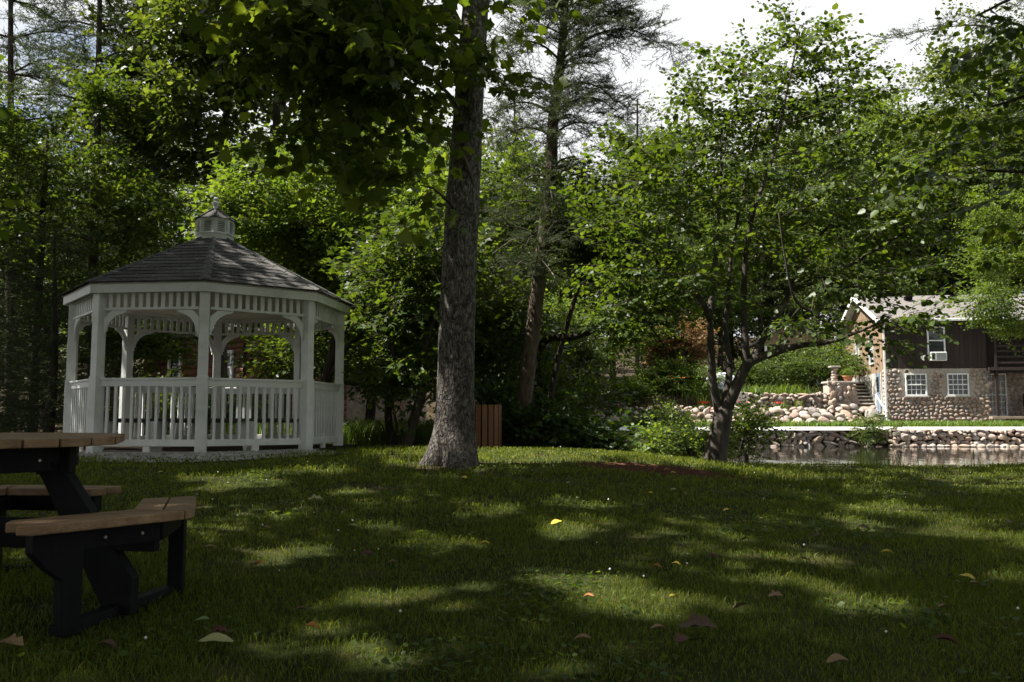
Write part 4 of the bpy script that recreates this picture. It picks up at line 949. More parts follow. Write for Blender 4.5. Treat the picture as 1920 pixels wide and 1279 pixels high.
def tall_pine(label, px, d, top, seed, spec, r0=.16, key='pinefar', lean=0, per=3, tip=.25):
    r = np.random.default_rng(seed); b0 = on_ground(px, d); P = px_path([(px, 840, d), (px + lean * .3, 500, d), (px + lean * .7, 200, d), (px + lean, top, d)], 40); P[0] = b0 - (0, 0, .05)
    tr = [(P, np.linspace(r0, r0 * tip, 40))]; br, cl = [], []
    for y, L_, R_ in spec:
        for s, ln in ((-1, L_), (1, R_), (-.4, (L_ + R_) * .4), (.4, (L_ + R_) * .4)):
            if ln <= 0: continue
            p = P[int(np.argmin(abs(P[:, 2] - W(px, y, d)[2])))]; yaw = (PI if s < 0 else 0) + r.uniform(-.5, .5) + (1.4 * s / abs(s) if abs(s) < 1 else 0); dv = np.array((math.cos(yaw), math.sin(yaw), 0)); ln *= r.uniform(.85, 1.15)
            q = smooth_path([p, p + dv * ln * .5 + (0, 0, .12 * ln), p + dv * ln + (0, 0, .05 * ln)], 10); br.append((q, np.linspace(.035, .008, 10)))
            for f in np.linspace(.3, 1, int(4 * ln) + 2): cl.append(q[int(f * 9)] + r.normal(0, .16, 3))
    t = foliage_tree('pine_tree', label, 'tree', b0, tr, [], np.array(cl), key, M['needle_pine'], M['bark_dark'], seed + 1, per=per, scale=.95, flat=.5, out=.25, spread=.7, twigm=M['twig'])
    for q, R in br: link('branch', tubes_mesh('branch', [(q - b0, R)], M['bark_dark']), t)
    return t
tall_pine('tall dark pine left of the gazebo with needles against the sky', 168, 23.5, -200, 91, [(y, 1.6 + .3 * math.sin(y), 1.5 + .3 * math.cos(y * 1.7)) for y in (-180, -120, -60, 0, 50, 100, 150, 210, 270, 330, 400, 450)], .17, lean=22)
tall_pine('pine at the edge of the wood far left with long spreading boughs', 20, 26, -250, 93, [(y, 2.2, 2.6) for y in (-200, -130, -60, 0, 60, 130, 220, 320)], .18)
# understory and spruces at the left edge
def spruce(label, px, d, top, seed, width, group=None, low=830):
    r = np.random.default_rng(seed); b0 = on_ground(px, d); H = W(px, top, d)[2] - b0[2]; zs = np.linspace(0, H, 20); P = np.stack((np.full(20, b0[0]) + .05 * np.sin(zs), np.full(20, b0[1]), b0[2] + zs), -1)
    cl = []; br = []
    for k in range(int(H / .32)):
        f = (k + .6) / (H / .32); z = f * H; R_ = width * (1 - f) ** .8 + .1; m = max(5, int(7 * R_ + 3)); a0 = r.uniform(0, 6)
        for i in range(m):
            a = a0 + 2 * PI * i / m + r.uniform(-.2, .2); rr_ = R_ * r.uniform(.75, 1.1); q = np.array([(b0[0], b0[1], b0[2] + z), (b0[0] + math.cos(a) * rr_ * .6, b0[1] + math.sin(a) * rr_ * .6, b0[2] + z + .02), (b0[0] + math.cos(a) * rr_, b0[1] + math.sin(a) * rr_, b0[2] + z - .18 * rr_)])
            for g in np.linspace(.35, 1, max(2, int(rr_ / .42))): cl.append(q[0] * (1 - g) + q[2] * g + r.normal(0, .05, 3))
    return foliage_tree('spruce_tree', label, 'tree', b0, [(P, np.linspace(.12, .02, 20))], [], np.array(cl), 'spruce', M['needle_spruce'], M['bark_dark'], seed, per=2, scale=.9, flat=.4, out=.5, spread=.5, upw=0.0, group=group, twigm=M['twig'], bend=0)
spruce('grey-green spruce left of the gazebo, its lowest boughs near the grass', 95, 19, 430, 95, 2.0)
spruce('broad spruce at the left margin behind the picnic table', -30, 21.5, 400, 97, 1.9)
simple_tree('maple_tree', 'leafy maple in front of the left pines', 'tree', 60, 22.5, [(60, 830), (70, 600), (80, 400), (90, 250)],
            [(60, 270, 22, 110, 80, 1.6, 36), (150, 340, 22, 90, 70, 1.6, 28), (30, 390, 22, 100, 70, 1.6, 30), (190, 200, 22, 70, 70, 1.6, 18), (250, 420, 22, 80, 60, 1.5, 26), (130, 440, 22, 100, 60, 1.5, 26)], 'maple', M['leaf_maple'], M['bark_dark'], 99, .12, per=3, scale=1.1, gap=.4)
# dark tree whose boughs hang into the picture at the right edge
def build_linden():
    r = np.random.default_rng(101); b0 = np.array((9.3, 11.0, gz(9.3, 11.0))); d = 11
    tr = [(smooth_path([b0, b0 + (-.1, 0, 2), b0 + (-.1, .1, 5), b0 + (0, 0, 8)], 24), np.linspace(.2, .08, 24))]
    br = [(px_path(s, 14), np.linspace(a, a * .25, 14)) for s, a in (([(2360, 560, 11), (2150, 380, 10.8), (1980, 330, 10.4), (1850, 320, 10)], .05), ([(2350, 300, 11), (2150, 200, 10.8), (1980, 170, 10.4), (1860, 200, 10.2)], .05), ([(2350, 60, 11), (2150, -30, 10.6), (1950, -20, 10.2), (1830, 30, 10)], .05))]
    cl = []
    for x0, y0, dd, sx, sy, n in ((1860, 310, 10.2, 80, 36, 10), (1885, 215, 10.4, 60, 34, 5), (1900, 420, 10.2, 40, 34, 4), (1900, 60, 10.2, 50, 40, 6), (2010, 300, 10.6, 60, 120, 16), (2010, 80, 10.6, 60, 110, 14), (1800, 270, 10, 50, 20, 4)):
        for _ in range(n): cl.append(W(x0 + r.normal(0, sx * .6), y0 + r.normal(0, sy * .6), dd + r.normal(0, .5)))
    C = np.vstack((np.array(cl), blob_points([(9, 11, 7.5, 2.6, 2.8, 2.2, 60), (8.5, 10.5, 10, 2.6, 2.8, 2.0, 50)], r, .3)))
    foliage_tree('linden_tree', 'dark linden reaching in from beyond the right edge over the lawn', 'tree', b0, tr, br, C, 'linden', M['leaf_maple'], M['bark_dark'], 102, per=2, scale=.9, flat=.35, out=.3, twigm=M['twig'])
build_linden()

# ------------------------------------------------------------------ far bank: rocks
def rock_meshes(n=16):
    out_ = []
    for i in range(n):
        bm = bmesh.new(); bmesh.ops.create_icosphere(bm, subdivisions=2, radius=.5); rr = random.Random(i); o = Vector((rr.uniform(0, 50), rr.uniform(0, 50), 0))
        cuts = [(Vector((rr.gauss(0, 1), rr.gauss(0, 1), rr.gauss(0, 1))).normalized(), rr.uniform(.30, .42)) for _ in range(7)]
        for v in bm.verts:
            v.co *= 1 + .34 * noise.noise(v.co * 1.9 + o)
            for d_, h_ in cuts:                       # worn flat faces
                e_ = v.co.dot(d_) - h_
                if e_ > 0: v.co -= d_ * e_ * .85
            v.co *= 1 + .06 * noise.noise(v.co * 7 + o)
        me = bpy.data.meshes.new('stone'); bm.to_mesh(me); bm.free(); me.materials.append(M['rock'])
        me.polygons.foreach_set('use_smooth', np.full(len(me.polygons), i % 2 == 0)); out_.append(me)
    return out_
ROCKS = rock_meshes()
rk = random.Random(77)
def stone_course(root, x0, x1, y, z0, z1, w, h, name='stone', batter=0.0, depth=.26, yaw=0.0):
    """courses of irregular stones from z0 to z1 on a face that starts at y (local to root)"""
    z = z0; n = 0
    while z < z1 - h * .25:
        hh = min(h * rk.uniform(.75, 1.3), z1 - z + .06); x = x0 + rk.uniform(-.3, .3) * w
        while x < x1:
            ww = w * rk.choice((.45, .6, .8, 1.0, 1.2, 1.7)) * rk.uniform(.85, 1.15); s = hh * rk.uniform(.7, 1.45)
            o = link(name, rk.choice(ROCKS), root, (x + ww / 2, y + batter * (z - z0) + rk.uniform(-.07, .06), z + s * .45 + rk.uniform(-.25, .25) * hh), (rk.uniform(-.4, .4), rk.uniform(-.45, .45), rk.choice((0, PI)) + rk.uniform(-.4, .4)), (ww * 1.2, depth * rk.uniform(.8, 1.5), s * 1.25)); n += 1
            x += ww
        z += hh * .92
    return n
def build_banks():
    t = thing('river_wall', 'low dry stone wall holding the far bank, dark at its foot in the water', 'stone wall', (0, 36.0, 0))
    MB().box((13.5, .18, .28), (22.5, .24, .84)).build('backing', M['soil'], t)
    stone_course(t, 2.6, 15.4, 0, -.05, .66, .30, .18); stone_course(t, 15.3, 24, -.14, -.05, .67, .31, .18)
    for i in range(34):
        link('foot_stone', rk.choice(ROCKS), t, (15.4 + i * .26 + rk.uniform(-.1, .1), -.48 + rk.uniform(-.1, .08), .08), (0, 0, rk.uniform(0, 6)), (.34 * rk.uniform(.7, 1.4), .3, .16 * rk.uniform(.7, 1.5)))
    # pale path on top of it
    V = []; xs = np.linspace(2.2, 40, 40)
    for y, z in ((35.84, .70), (35.84, .74), (36.5, .79), (37.2, .835)): V += [(x, y, z) for x in xs]
    n = len(xs); Q = [(j * n + i, j * n + i + 1, (j + 1) * n + i + 1, (j + 1) * n + i) for j in range(3) for i in range(n - 1)]
    tag(link('path', mesh_np('path', V, [Q], M['cap'])), kind='structure')
    b = thing('boulder_terrace', 'bank of big rounded boulders left of the stone steps', 'boulder wall', (0, 38.2, .9))
    for row, (yy, zz, s0) in enumerate(((0, .12, .48), (.36, .36, .42), (.7, .56, .36), (1.0, .72, .30))):
        x = 2.6 + row * .2
        while x < 15.9:
            s = s0 * rk.choice((.5, .7, .9, 1.1, 1.5)) * rk.uniform(.85, 1.15)
            link('boulder', rk.choice(ROCKS), b, (x + s / 2, yy + rk.uniform(-.1, .1), zz + rk.uniform(-.12, .10)), (rk.uniform(-.6, .6), rk.uniform(-.6, .6), rk.uniform(0, 6)), (s * 1.25, s, s * rk.uniform(.6, .95))); x += s * 1.0
    u = thing('garden_wall', 'upper fieldstone garden wall under the flower bed beside the steps', 'stone wall', (0, 40.5, 1.5))
    MB().box((12.6, .2, .36), (4.2, .3, .8)).build('backing', M['mortar'], u)
    stone_course(u, 10.5, 14.7, 0, 0, .78, .27, .19)
    p = thing('stair_wall', 'tall mortared fieldstone wall end with flat cap beside the steps', 'stone wall', (0, 40.35, 1.45))
    MB().box((15.1, .42, .66), (1.2, .75, 1.36)).build('core', M['mortar'], p)
    stone_course(p, 14.5, 15.65, .02, 0, 1.32, .30, .23, depth=.16)
    MB().box((15.1, .40, 1.39), (1.35, .9, .09)).build('cap', M['mortar'], p, bevel=.02)
    q = thing('stone_pillar', 'short stone pillar standing on the stair wall cap', 'pillar', (15.0, 41.0, 2.88))
    for i in range(5): link('stone', rk.choice(ROCKS), q, (rk.uniform(-.03, .03), 0, .07 + i * .13), (0, 0, rk.uniform(0, 6)), (.36, .34, .19))
    MB().box((0, 0, .70), (.46, .44, .07)).build('cap', M['mortar'], q, bevel=.02)
    s = tag(MB().prism([(10.0, 0, 0), (10.62, 0, .1), (10.62, 0, .85), (10.1, 0, .9)], (0, 39.7, 1.5), (0, 39.9, 1.5)).build('slab', M['concrete'], bevel=.03), 'upright pale stone slab behind the leaning stems at the wall end', 'stone slab')
build_banks()

# ------------------------------------------------------------------ house on the far bank
def window(parent, name, c, w, h, rows, cols, M3, fw=.06, split=True):
    """c: centre; M3: local frame (x across, y into the wall, z up)"""
    f = MB()
    T = lambda p: tuple(M3 @ Vector(p) + Vector(c))
    for s in (-1, 1):
        f.box(T((s * (w / 2 + fw / 2), -.02, 0)), (fw, .09, h + 2 * fw), M3); f.box(T((0, -.02, s * (h / 2 + fw / 2))), (w, .09, fw), M3)
    if split: f.box(T((0, -.015, 0)), (w, .07, .05), M3)
    o = f.build(name, M['white'], parent, bevel=.006)
    MB().box(T((0, .02, 0)), (w, .02, h), M3).build('pane', M['glass'], o)
    if rows * cols > 1:
        g = MB()
        for i in range(1, cols): g.box(T((-w / 2 + w * i / cols, -.005, 0)), (.022, .03, h), M3)
        for j in range(1, rows):
            if not (split and j * 2 == rows): g.box(T((0, -.004, -h / 2 + h * j / rows)), (w, .028, .022), M3)
        g.build('muntins', M['white'], o)
    return o

def garden_path():
    V = []; xs = np.linspace(2.4, 6.4, 16)
    for y, z in ((40.9, .05), (42.6, .10)): V += [(x, y + .25 * math.sin(x), gz(x, y + .25 * math.sin(x)) + z) for x in xs]
    n = len(xs); tag(link('garden_path', mesh_np('garden_path', V, [[(i, i + 1, n + i + 1, n + i) for i in range(n - 1)]], M['cap'])), kind='structure')
garden_path()

def build_house():
    Hx, Hy, Hz, TH = 17.38, 41.0, .86, math.radians(-8)
    t = thing('house', 'two storey house with cobblestone basement, dark brown front and tan gable', 'house', (Hx, Hy, Hz), TH)
    I = Matrix.Identity(3); MLft = Matrix.Rotation(-PI / 2, 3, 'Z')
    cobble = MB()
    # masonry
    MB().box((2.22, .16, 1.3), (4.46, .30, 2.64)).box((.15, 3.9, 1.3), (.28, 7.2, 2.5)).build('basement_wall', M['mortar'], t)
    MB().box((-.005, 4.2, 1.7), (.06, 7.0, 1.6)).build('stucco_panel', M['concrete'], t)
    rows = 14
    for j in range(rows):
        z = .06 + j * 2.55 / rows; x = .02 + (.1 if j % 2 else 0)
        while x < 4.4:
            w = rk.uniform(.11, .30); inwin = any(x + w > a - .1 and x < b + .1 and z > 1.25 and z < 2.5 for a, b in ((.84, 1.78), (2.68, 3.58)))
            if not inwin: cobble_add(cobble, (x + w / 2, -.01, z + .08 + rk.uniform(-.05, .05)), (w * 1.04, .15, .20 * rk.uniform(.75, 1.25)))
            x += w
        for y in (.14, .36) if j % 2 else (.22,): cobble_add(cobble, (-.0, y, z + .08), (.15, .24, .2))
    o = cobble.build('cobbles', M['rock'], t, smooth=True); o['kind'] = 'stuff'
    MB().box((1.31, -.05, 1.33), (1.06, .14, .07)).box((3.13, -.05, 1.33), (1.06, .14, .07)).build('window_sill', M['concrete'], t, bevel=.01)
    window(t, 'window', (1.31, -.03, 1.88), .82, .9, 4, 4, I); window(t, 'window', (3.13, -.03, 1.88), .82, .9, 4, 4, I)
    # upper floor boards
    MB().box((2.22, .14, 3.75), (4.44, .16, 2.2)).box((.12, 4.0, 3.75), (.2, 7.4, 2.2)).build('upper_wall', M['siding_dark'], t)
    bd = MB().box((0, 0, 0), (.188, .035, 2.24)).mesh('siding_board', M['siding_dark'])
    for i in range(23): link('siding_board', bd, t, (.10 + i * .193, .03 - (.008 if i % 2 else 0), 3.76), bevel=.004)
    # gable end: tan boards cut to the roof slope
    zr = lambda y: 4.88 + (6.55 - 4.88) * (1 - abs(y - 4.0) / 4.35)
    for i in range(39):
        y = .05 + i * .2; zt = min(zr(y + .05), zr(y + .15)) - .06; zb = 2.3 + .10 * (i / 39)
        MB().box((.0 + (.006 if i % 2 else 0), y + .1, (zt + zb) / 2), (.035, .192, zt - zb)).build('gable_board', M['siding_tan'], t)
    window(t, 'window', (-.03, 2.2, 3.7), .55, 1.35, 2, 1, MLft); window(t, 'window', (-.03, 4.9, 3.7), .55, 1.35, 2, 1, MLft)
    d = MB().box((-.04, 1.15, 1.55), (.05, .62, 1.9)).build('door', mat('blue_door', (.16, .2, .26), (.2, .25, .31), 4, .5), t); MB().box((-.075, 1.15, 1.95), (.02, .36, .7)).build('pane', M['glass'], d); MB().lathe([(.02, 0), (.02, .04)], (-.09, .93, 1.5), 8).build('handle', M['bolt'], d)
    window(t, 'window', (1.31 + .95, -.03, 3.92), .66, 1.16, 2, 1, I)
    # roof
    rf = MB(); y0, y1, x0, x1 = -.38, 8.38, -.40, 13.0; n = 24
    for sgn in (0, 1):
        for j in range(n):
            fa, fb = j / n, (j + 1.12) / n
            ya, yb = (y0 + (4 - y0) * fa, y0 + (4 - y0) * min(fb, 1)) if sgn == 0 else (y1 + (4 - y1) * fa, y1 + (4 - y1) * min(fb, 1))
            za, zb = 4.88 + 1.67 * fa + .022, 4.88 + 1.67 * min(fb, 1) + .006
            x = x0 - rk.uniform(0, .5)
            while x < x1:
                w = rk.uniform(.7, 1.1); a, b = max(x, x0), min(x + w, x1); l = rk.uniform(0, .008)
                rf.add([(a, ya, za + l), (b, ya, za + l), (b, yb, zb), (a, yb, zb), (a, ya, za - .03), (b, ya, za - .03)], [(0, 1, 2, 3), (4, 5, 1, 0)]); x += w
    r_ = rf.build('roof', M['roof_house'], t); r_['kind'] = 'stuff'
    dk = MB().prism([(x0, y0, 4.83), (x0, 4, 6.50), (x0, y1, 4.83), (x0, y1, 4.855), (x0, 4, 6.52), (x0, y0, 4.855)], (0, 0, 0), (x1 - x0, 0, 0)).build('roof_deck', M['white'], t)
    MB().bar((x0 - .02, y0, 4.85), (x0 - .02, 4.02, 6.55), .035, .2).bar((x0 - .02, y1, 4.85), (x0 - .02, 3.98, 6.55), .035, .2).build('rake_board', M['white'], t)
    MB().box((6.3, y0 - .05, 4.84), (13.4, .11, .11)).build('gutter', M['white'], t, bevel=.02)
    MB().bar((-.04, -.34, 4.78), (-.04, -.06, 4.55), .07, .06).bar((-.045, -.06, 4.55), (-.045, -.06, .45), .07, .06, (0, 1, 0)).bar((-.045, -.06, .45), (-.2, -.35, .3), .07, .06).build('downspout', M['white'], t)
    for x in (2.0, 4.1): MB().box((x, 3.0, 6.30), (.34, .3, .16)).box((x, 2.9, 6.37), (.4, .42, .04)).build('roof_vent', M['black'], t, bevel=.01)
    # recess on the right with porch and balcony
    MB().box((8.7, 1.9, 1.3), (8.5, .2, 2.6)).build('porch_wall', M['mortar'], t); MB().box((8.7, 1.9, 3.75), (8.5, .2, 2.3)).build('balcony_wall', M['siding_dark'], t)
    MB().box((4.38, 1.0, 2.45), (.16, 1.7, 4.8)).build('recess_side', M['siding_dark'], t)
    cw = MB()
    for j in range(9):
        x = 4.6
        while x < 8:
            w = rk.uniform(.2, .36); cobble_add(cw, (x + w / 2, 1.79, .55 + j * .23), (w * .98, .1, .22)); x += w
    cw.build('cobbles', M['rock'], t, smooth=True)['kind'] = 'stuff'
    MB().box((8.6, .7, .36), (8.4, 2.3, .12)).build('porch_deck', M['stucco'], t, bevel=.01); MB().box((4.75, -.15, .18), (.5, .5, .34)).build('deck_pier', M['mortar'], t, bevel=.03)
    MB().box((8.6, .75, 2.58), (8.4, 2.2, .14)).build('balcony_deck', M['siding_dark'], t)
    for x in (4.72, 7.3, 9.9): MB().box((x, -.25, 1.45), (.12, .12, 2.1)).build('porch_post', M['siding_dark'], t, bevel=.01)
    for x in (4.72, 7.3, 9.9): MB().box((x, -.25, 3.7), (.1, .1, 2.2)).build('balcony_post', M['siding_dark'], t)
    rl = MB()
    for z in (2.85, 3.12, 3.38, 3.62): rl.box((7.6, -.25, z), (5.7, .04, .09))
    rl.build('balcony_rail', M['siding_dark'], t, bevel=.004)
    dr = window(t, 'porch_door', (5.45, 1.76, 1.45), .78, 1.9, 6, 4, I)
    return t, (Hx, Hy, Hz, TH)
def icodome():
    bm = bmesh.new(); bmesh.ops.create_icosphere(bm, subdivisions=2, radius=.5); V = [v.co.copy() for v in bm.verts]; Fc = [tuple(v.index for v in f.verts) for f in bm.faces]; bm.free(); return V, Fc
ICO = icodome()
def cobble_add(mb, c, s):
    o = Vector((rk.uniform(0, 90), rk.uniform(0, 90), 0)); a = rk.uniform(-.25, .25); ca, sa = math.cos(a), math.sin(a)
    P = []
    for v in ICO[0]:
        k = 1 + .22 * noise.noise(v * 2.5 + o); x, y, z = v.x * k * s[0], v.y * k * s[1], v.z * k * s[2]
        P.append((c[0] + (x * ca - z * sa if s[1] < s[0] else x), c[1] + y, c[2] + (x * sa + z * ca if s[1] < s[0] else z)))
    mb.add(P, (), ICO[1])
HOUSE, HP = build_house()
def house_pt(x, y, z):
    c, s = math.cos(HP[3]), math.sin(HP[3]); return (HP[0] + x * c - y * s, HP[1] + x * s + y * c, HP[2] + z)
M['riser'] = mat('shaded_brown_riser', (0.07, 0.055, 0.038), (0.13, 0.10, 0.07), 8, 0.95, 0.4)  # brown riser, with the shade on the step fronts put into its colour
def build_house_things():
    t = thing('stone_steps', 'stone steps climbing along the tan gable end of the house', 'steps', house_pt(0, 0, 0), HP[3])
    z = 0
    def step(x, y, w, d_, z_):
        s_ = MB().box((x, y + .04, z_ / 2 - .08), (w, d_ - .02, z_ + .08)).build('step', M['riser'], t); MB().box((x, y, z_ - .03), (w + .02, d_ + .05, .055)).build('tread', M['concrete'], s_, bevel=.012)
    for i in range(4): z += .135; step(-.62, -.75 + i * .3, 1.12, .32, z)
    MB().box((-.95, .85, z / 2 - .1), (1.85, .9, z + .2)).build('landing', M['concrete'], t, bevel=.015)
    for i in range(9): z += .178; step(-.95, 1.35 + i * .31, 1.75, .34, z)
    h = thing('handrail', 'sloping white handrail at the foot of the stone steps', 'handrail', house_pt(0, 0, 0), HP[3])
    MB().bar((-.16, 1.25, 1.45), (-.16, -.55, .62), .05, .05).build('rail', M['white'], h); MB().bar((-.16, -.5, 0.1), (-.16, -.5, .66), .05, .05).bar((-.16, 1.2, .5), (-.16, 1.2, 1.44), .05, .05).build('rail_post', M['white'], h)
    a = thing('air_conditioner', 'white air conditioner set in the lower half of the upstairs window', 'air conditioner', house_pt(2.26, -.18, 3.17), HP[3])
    MB().box((0, 0, 0), (.70, .36, .40)).build('casing', M['white'], a, bevel=.02)
    g = MB()
    for i in range(9): g.box((.10, -.185, -.15 + i * .037), (.42, .012, .014))
    g.build('grille', M['glass'], a); MB().box((-.24, -.184, 0), (.14, .01, .3)).build('side_panel', M['glass'], a)
    c = thing('porch_chair', 'dark slatted chair standing on the porch by the paned door', 'chair', house_pt(6.65, .9, .42), HP[3] + .2)
    MB().box((0, 0, .40), (.5, .48, .04)).build('seat', M['black'], c)
    MB().box((0, .25, .75), (.52, .05, .62)).build('backrest', M['black'], c, bevel=.02)
    for sx in (-1, 1):
        for sy in (-1, 1): MB().box((sx * .22, sy * .2, .2), (.05, .05, .4)).build('leg', M['black'], c)
        MB().box((sx * .27, 0, .62), (.06, .5, .03)).build('armrest', M['black'], c)
    f = thing('flower_pot', 'terracotta pot of yellow-green leaves on the stair wall cap', 'flower pot', (15.5, 40.7, 2.88))
    MB().lathe([(.15, 0), (.22, .22), (.25, .22), (.25, .28), (.21, .28), (.2, .22)], (0, 0, 0), 14).build('pot', M['terracotta'], f)
    r = np.random.default_rng(3); n = 60; P = r.normal(0, .09, (n, 3)) + (0, 0, .34); A = place_sprays('fine', P, r.normal(0, 1, (n, 3)) * (1, 1, .4) + (0, 0, .4), r.normal(0, .5, n), np.full(n, .6), r)
    link('plant', mesh_np('plant', np.vstack((A[0], A[2])), [A[1], A[3] + len(A[0])], M['leaf_fresh']), f)
build_house_things()

# ------------------------------------------------------------------ small buildings among the trees
def build_cabin():
    d = 29; c = W(458, 760, d); b = (c[0], d, gz(c[0], d)); t = thing('log_cabin', 'red log cabin with white window seen through the gazebo', 'cabin', b)
    for (dx, dy), ln in (((-.86, .5), 5.0), ((.80, .60), 4.0)):
        yaw = math.atan2(dy, dx)
        lm = MB().tube([(0, 0, 0), (ln / 2, 0, 0), (ln, 0, 0)], [.115, .115, .115], 10).mesh('log', M['log'])
        for j in range(15): link('log', lm, t, (0, 0, .1 + j * .205), (0, 0, yaw))
    u = Vector((-.86, .5, 0)); nrm = Vector((-.5, -.86, 0)); M3 = Matrix((tuple(-u), tuple(-nrm), (0, 0, 1))).transposed()
    window(t, 'window', tuple(u * .74 + nrm * .12 + Vector((0, 0, 2.05))), .42, .95, 2, 1, M3, fw=.09); window(t, 'window', tuple(u * 3.3 + nrm * .12 + Vector((0, 0, 2.05))), .5, .95, 2, 1, M3, fw=.09)
    MB().prism([(-.1, -.5, 3.1), (3.6, 2.4, 3.1), (-1.1, 5.4, 3.1), (-4.9, 2.3, 3.1)], (0, 0, 0), (0, 0, .12)).build('roof', M['shingle'], t)
    MB().add([(-.1, -.5, 3.22), (3.6, 2.4, 3.22), (-1.1, 5.4, 3.22), (-4.9, 2.3, 3.22), (-.6, 2.4, 5.0)], (), [(0, 1, 4), (1, 2, 4), (2, 3, 4), (3, 0, 4)]).build('roof_slope', M['shingle'], t)
    e = thing('shed', 'low tan shed in the shade between the gazebo and the big trunk', 'shed', tuple(W(710, 775, 27) * (1, 1, 0) + (0, 0, gz(W(710, 775, 27)[0], 27))), -.1)
    MB().box((0, 1.2, .7), (2.0, 2.4, 1.6)).build('wall', M['stucco'], e); MB().box((.55, -.02, .7), (.5, .04, 1.2)).build('door', M['siding_tan'], e)
    MB().prism([(-1.2, 0, 1.5), (1.2, 0, 1.5), (0, 0, 2.1)], (0, -.3, 0), (0, 2.7, 0)).build('roof', M['shingle'], e)
    f = thing('rail_fence', 'short stretch of tan board fence seen through the gazebo entrance', 'fence', tuple(on_ground(205, 20.0)), .12)
    for k, zz in enumerate((.22, .50, .78, 1.02)): MB().box((.1, 0, zz), (1.7, .03, .15)).build('rail', M['plank'], f)
    for x in (-.7, .1, .9): MB().box((x, .07, .55), (.1, .1, 1.15)).build('fence_post', M['plank'], f)
    s = thing('shelter', 'open-sided shelter with tan board gable left of the house', 'shelter', tuple(W(1485, 700, 48) * (1, 1, 0) + (0, 0, 2.7)), -.15)
    for i in range(16):
        x = -2.0 + i * .25 + .125; h = 1.15 * (1 - abs(x) / 2.1); MB().box((x, 0, 2.5 + h / 2), (.24, .04, max(h, .05))).build('gable_board', M['siding_tan'], s)
    MB().bar((-2.3, 1.5, 2.42), (0, 1.5, 3.72), 3.4, .08, (0, 0, 1)).bar((2.3, 1.5, 2.42), (0, 1.5, 3.72), 3.4, .08, (0, 0, 1)).build('roof', M['roof_house'], s)
    MB().box((0, .02, 2.46), (4.3, .1, .14)).build('tie_beam', M['siding_dark'], s)
    for x in (-1.35, 1.9):
        for y in (0, 3.0): MB().box((x, y, 1.2), (.13, .13, 2.5)).build('post', M['white'], s)
    r = random.Random(4); V = []; nx, ny = 14, 10
    for j in range(ny):
        for i in range(nx):
            u_, v_ = i / (nx - 1) - .5, j / (ny - 1) - .5; k = max(0, 1 - (abs(2 * u_) ** 4)) * max(0, 1 - (abs(2 * v_) ** 4)); V.append((u_ * 1.9, v_ * 1.5, .9 * k + .05 * noise.noise(Vector((u_ * 7, v_ * 7, 1))) * (k > .05)))
    Q = [(j * nx + i, j * nx + i + 1, (j + 1) * nx + i + 1, (j + 1) * nx + i) for j in range(ny - 1) for i in range(nx - 1)]
    q = W(1352, 705, 45); tag(link('tarpaulin', mesh_np('tarpaulin', V, [Q], M['tarp'], True), None, (q[0], 45, gz(q[0], 45) + .02)), 'pale grey sheet draped over a heap behind the flower beds', 'tarpaulin')
build_cabin()

# ------------------------------------------------------------------ shrubs and garden plants
def shrub(label, px, py, d, w, h, n, key='shrub', leaf='leaf_dark', seed=1, per=3, scale=1.0, dp=None, name='shrub', cat='shrub', group=None, base=None, gap=.15):
    """an uneven bush centred on a photo pixel; w, h: half size in pixels"""
    r = np.random.default_rng(seed); c = W(px, py, d); s = d / F; b = np.array((c[0], d, gz(c[0], d))) if base is None else np.array(base)
    pts = blob_points([(c[0], c[1], c[2], w * s, dp or w * s * .8, h * s, n)], r, gap); pts[:, 2] = np.maximum(pts[:, 2], ground(pts[:, 0], pts[:, 1]) + .06)
    stems = []
    for k in range(4):
        e = c + r.normal(0, .25, 3) * (w * s, .5, h * s * .6); stems.append((smooth_path([b + r.normal(0, .05, 3) * (1, 1, 0), (b + e) / 2 + r.normal(0, .06, 3), e], 8), np.linspace(.022, .008, 8)))
    t = foliage_tree(name, label, cat, b, stems, [], pts, key, M[leaf], M['twig'], seed + 1, per=per, scale=scale, flat=.5, out=.5, group=group)
    return t
shrub('dark shrub filling the bank just right of the pine trunk', 1022, 802, 14.9, 52, 38, 48, seed=201, scale=1.0)
shrub('dark leafy shrub over the bank midway between pine and leaning stems', 1150, 838, 14.6, 60, 13, 24, seed=203)
shrub('dark shrub behind the litter bin, left of the pine trunk', 940, 800, 15.8, 46, 50, 50, seed=205)
shrub('yellow-green low maple sprays catching sun above the litter bin', 990, 752, 17.0, 80, 26, 46, 'maple', 'leaf_fresh', 207, per=3, scale=.9)
shrub('broad dark shrub behind the pine, half hidden by its trunk', 1080, 755, 18.0, 50, 24, 18, 'maple', 'leaf_maple', 209)
shrub('willowy bank shrub left of the leaning stems', 1262, 832, 14.2, 44, 15, 22, 'fine', 'leaf_maple', 211, per=4, scale=1.0)
shrub('light green willowy bush hanging over the water right of the stems', 1402, 815, 14.6, 20, 38, 20, 'fine', 'leaf_fresh', 213, per=4, scale=1.0, base=(3.75, 14.2, .15))
shrub('low weedy bush at the foot of the leaning stems', 1290, 840, 13.3, 50, 14, 30, 'fine', 'leaf_fresh', 215, per=4)
shrub('straggly bush hanging over the river wall below the steps', 1640, 800, 35.6, 28, 14, 16, 'fine', 'leaf_maple', 217, per=4, scale=1.3, base=(14.7, 36.3, .75))
shrub('clipped round yellow-green bush beside the pale garden path', 1181, 737, 41, 18, 11, 60, 'fine', 'leaf_fresh', 219, per=6, scale=1.3, gap=0)
shrub('feathery grey-green bush behind the shrubs right of the pine', 1055, 690, 38, 46, 42, 80, 'fine', 'leaf_oak', 221, per=5, scale=2.6)
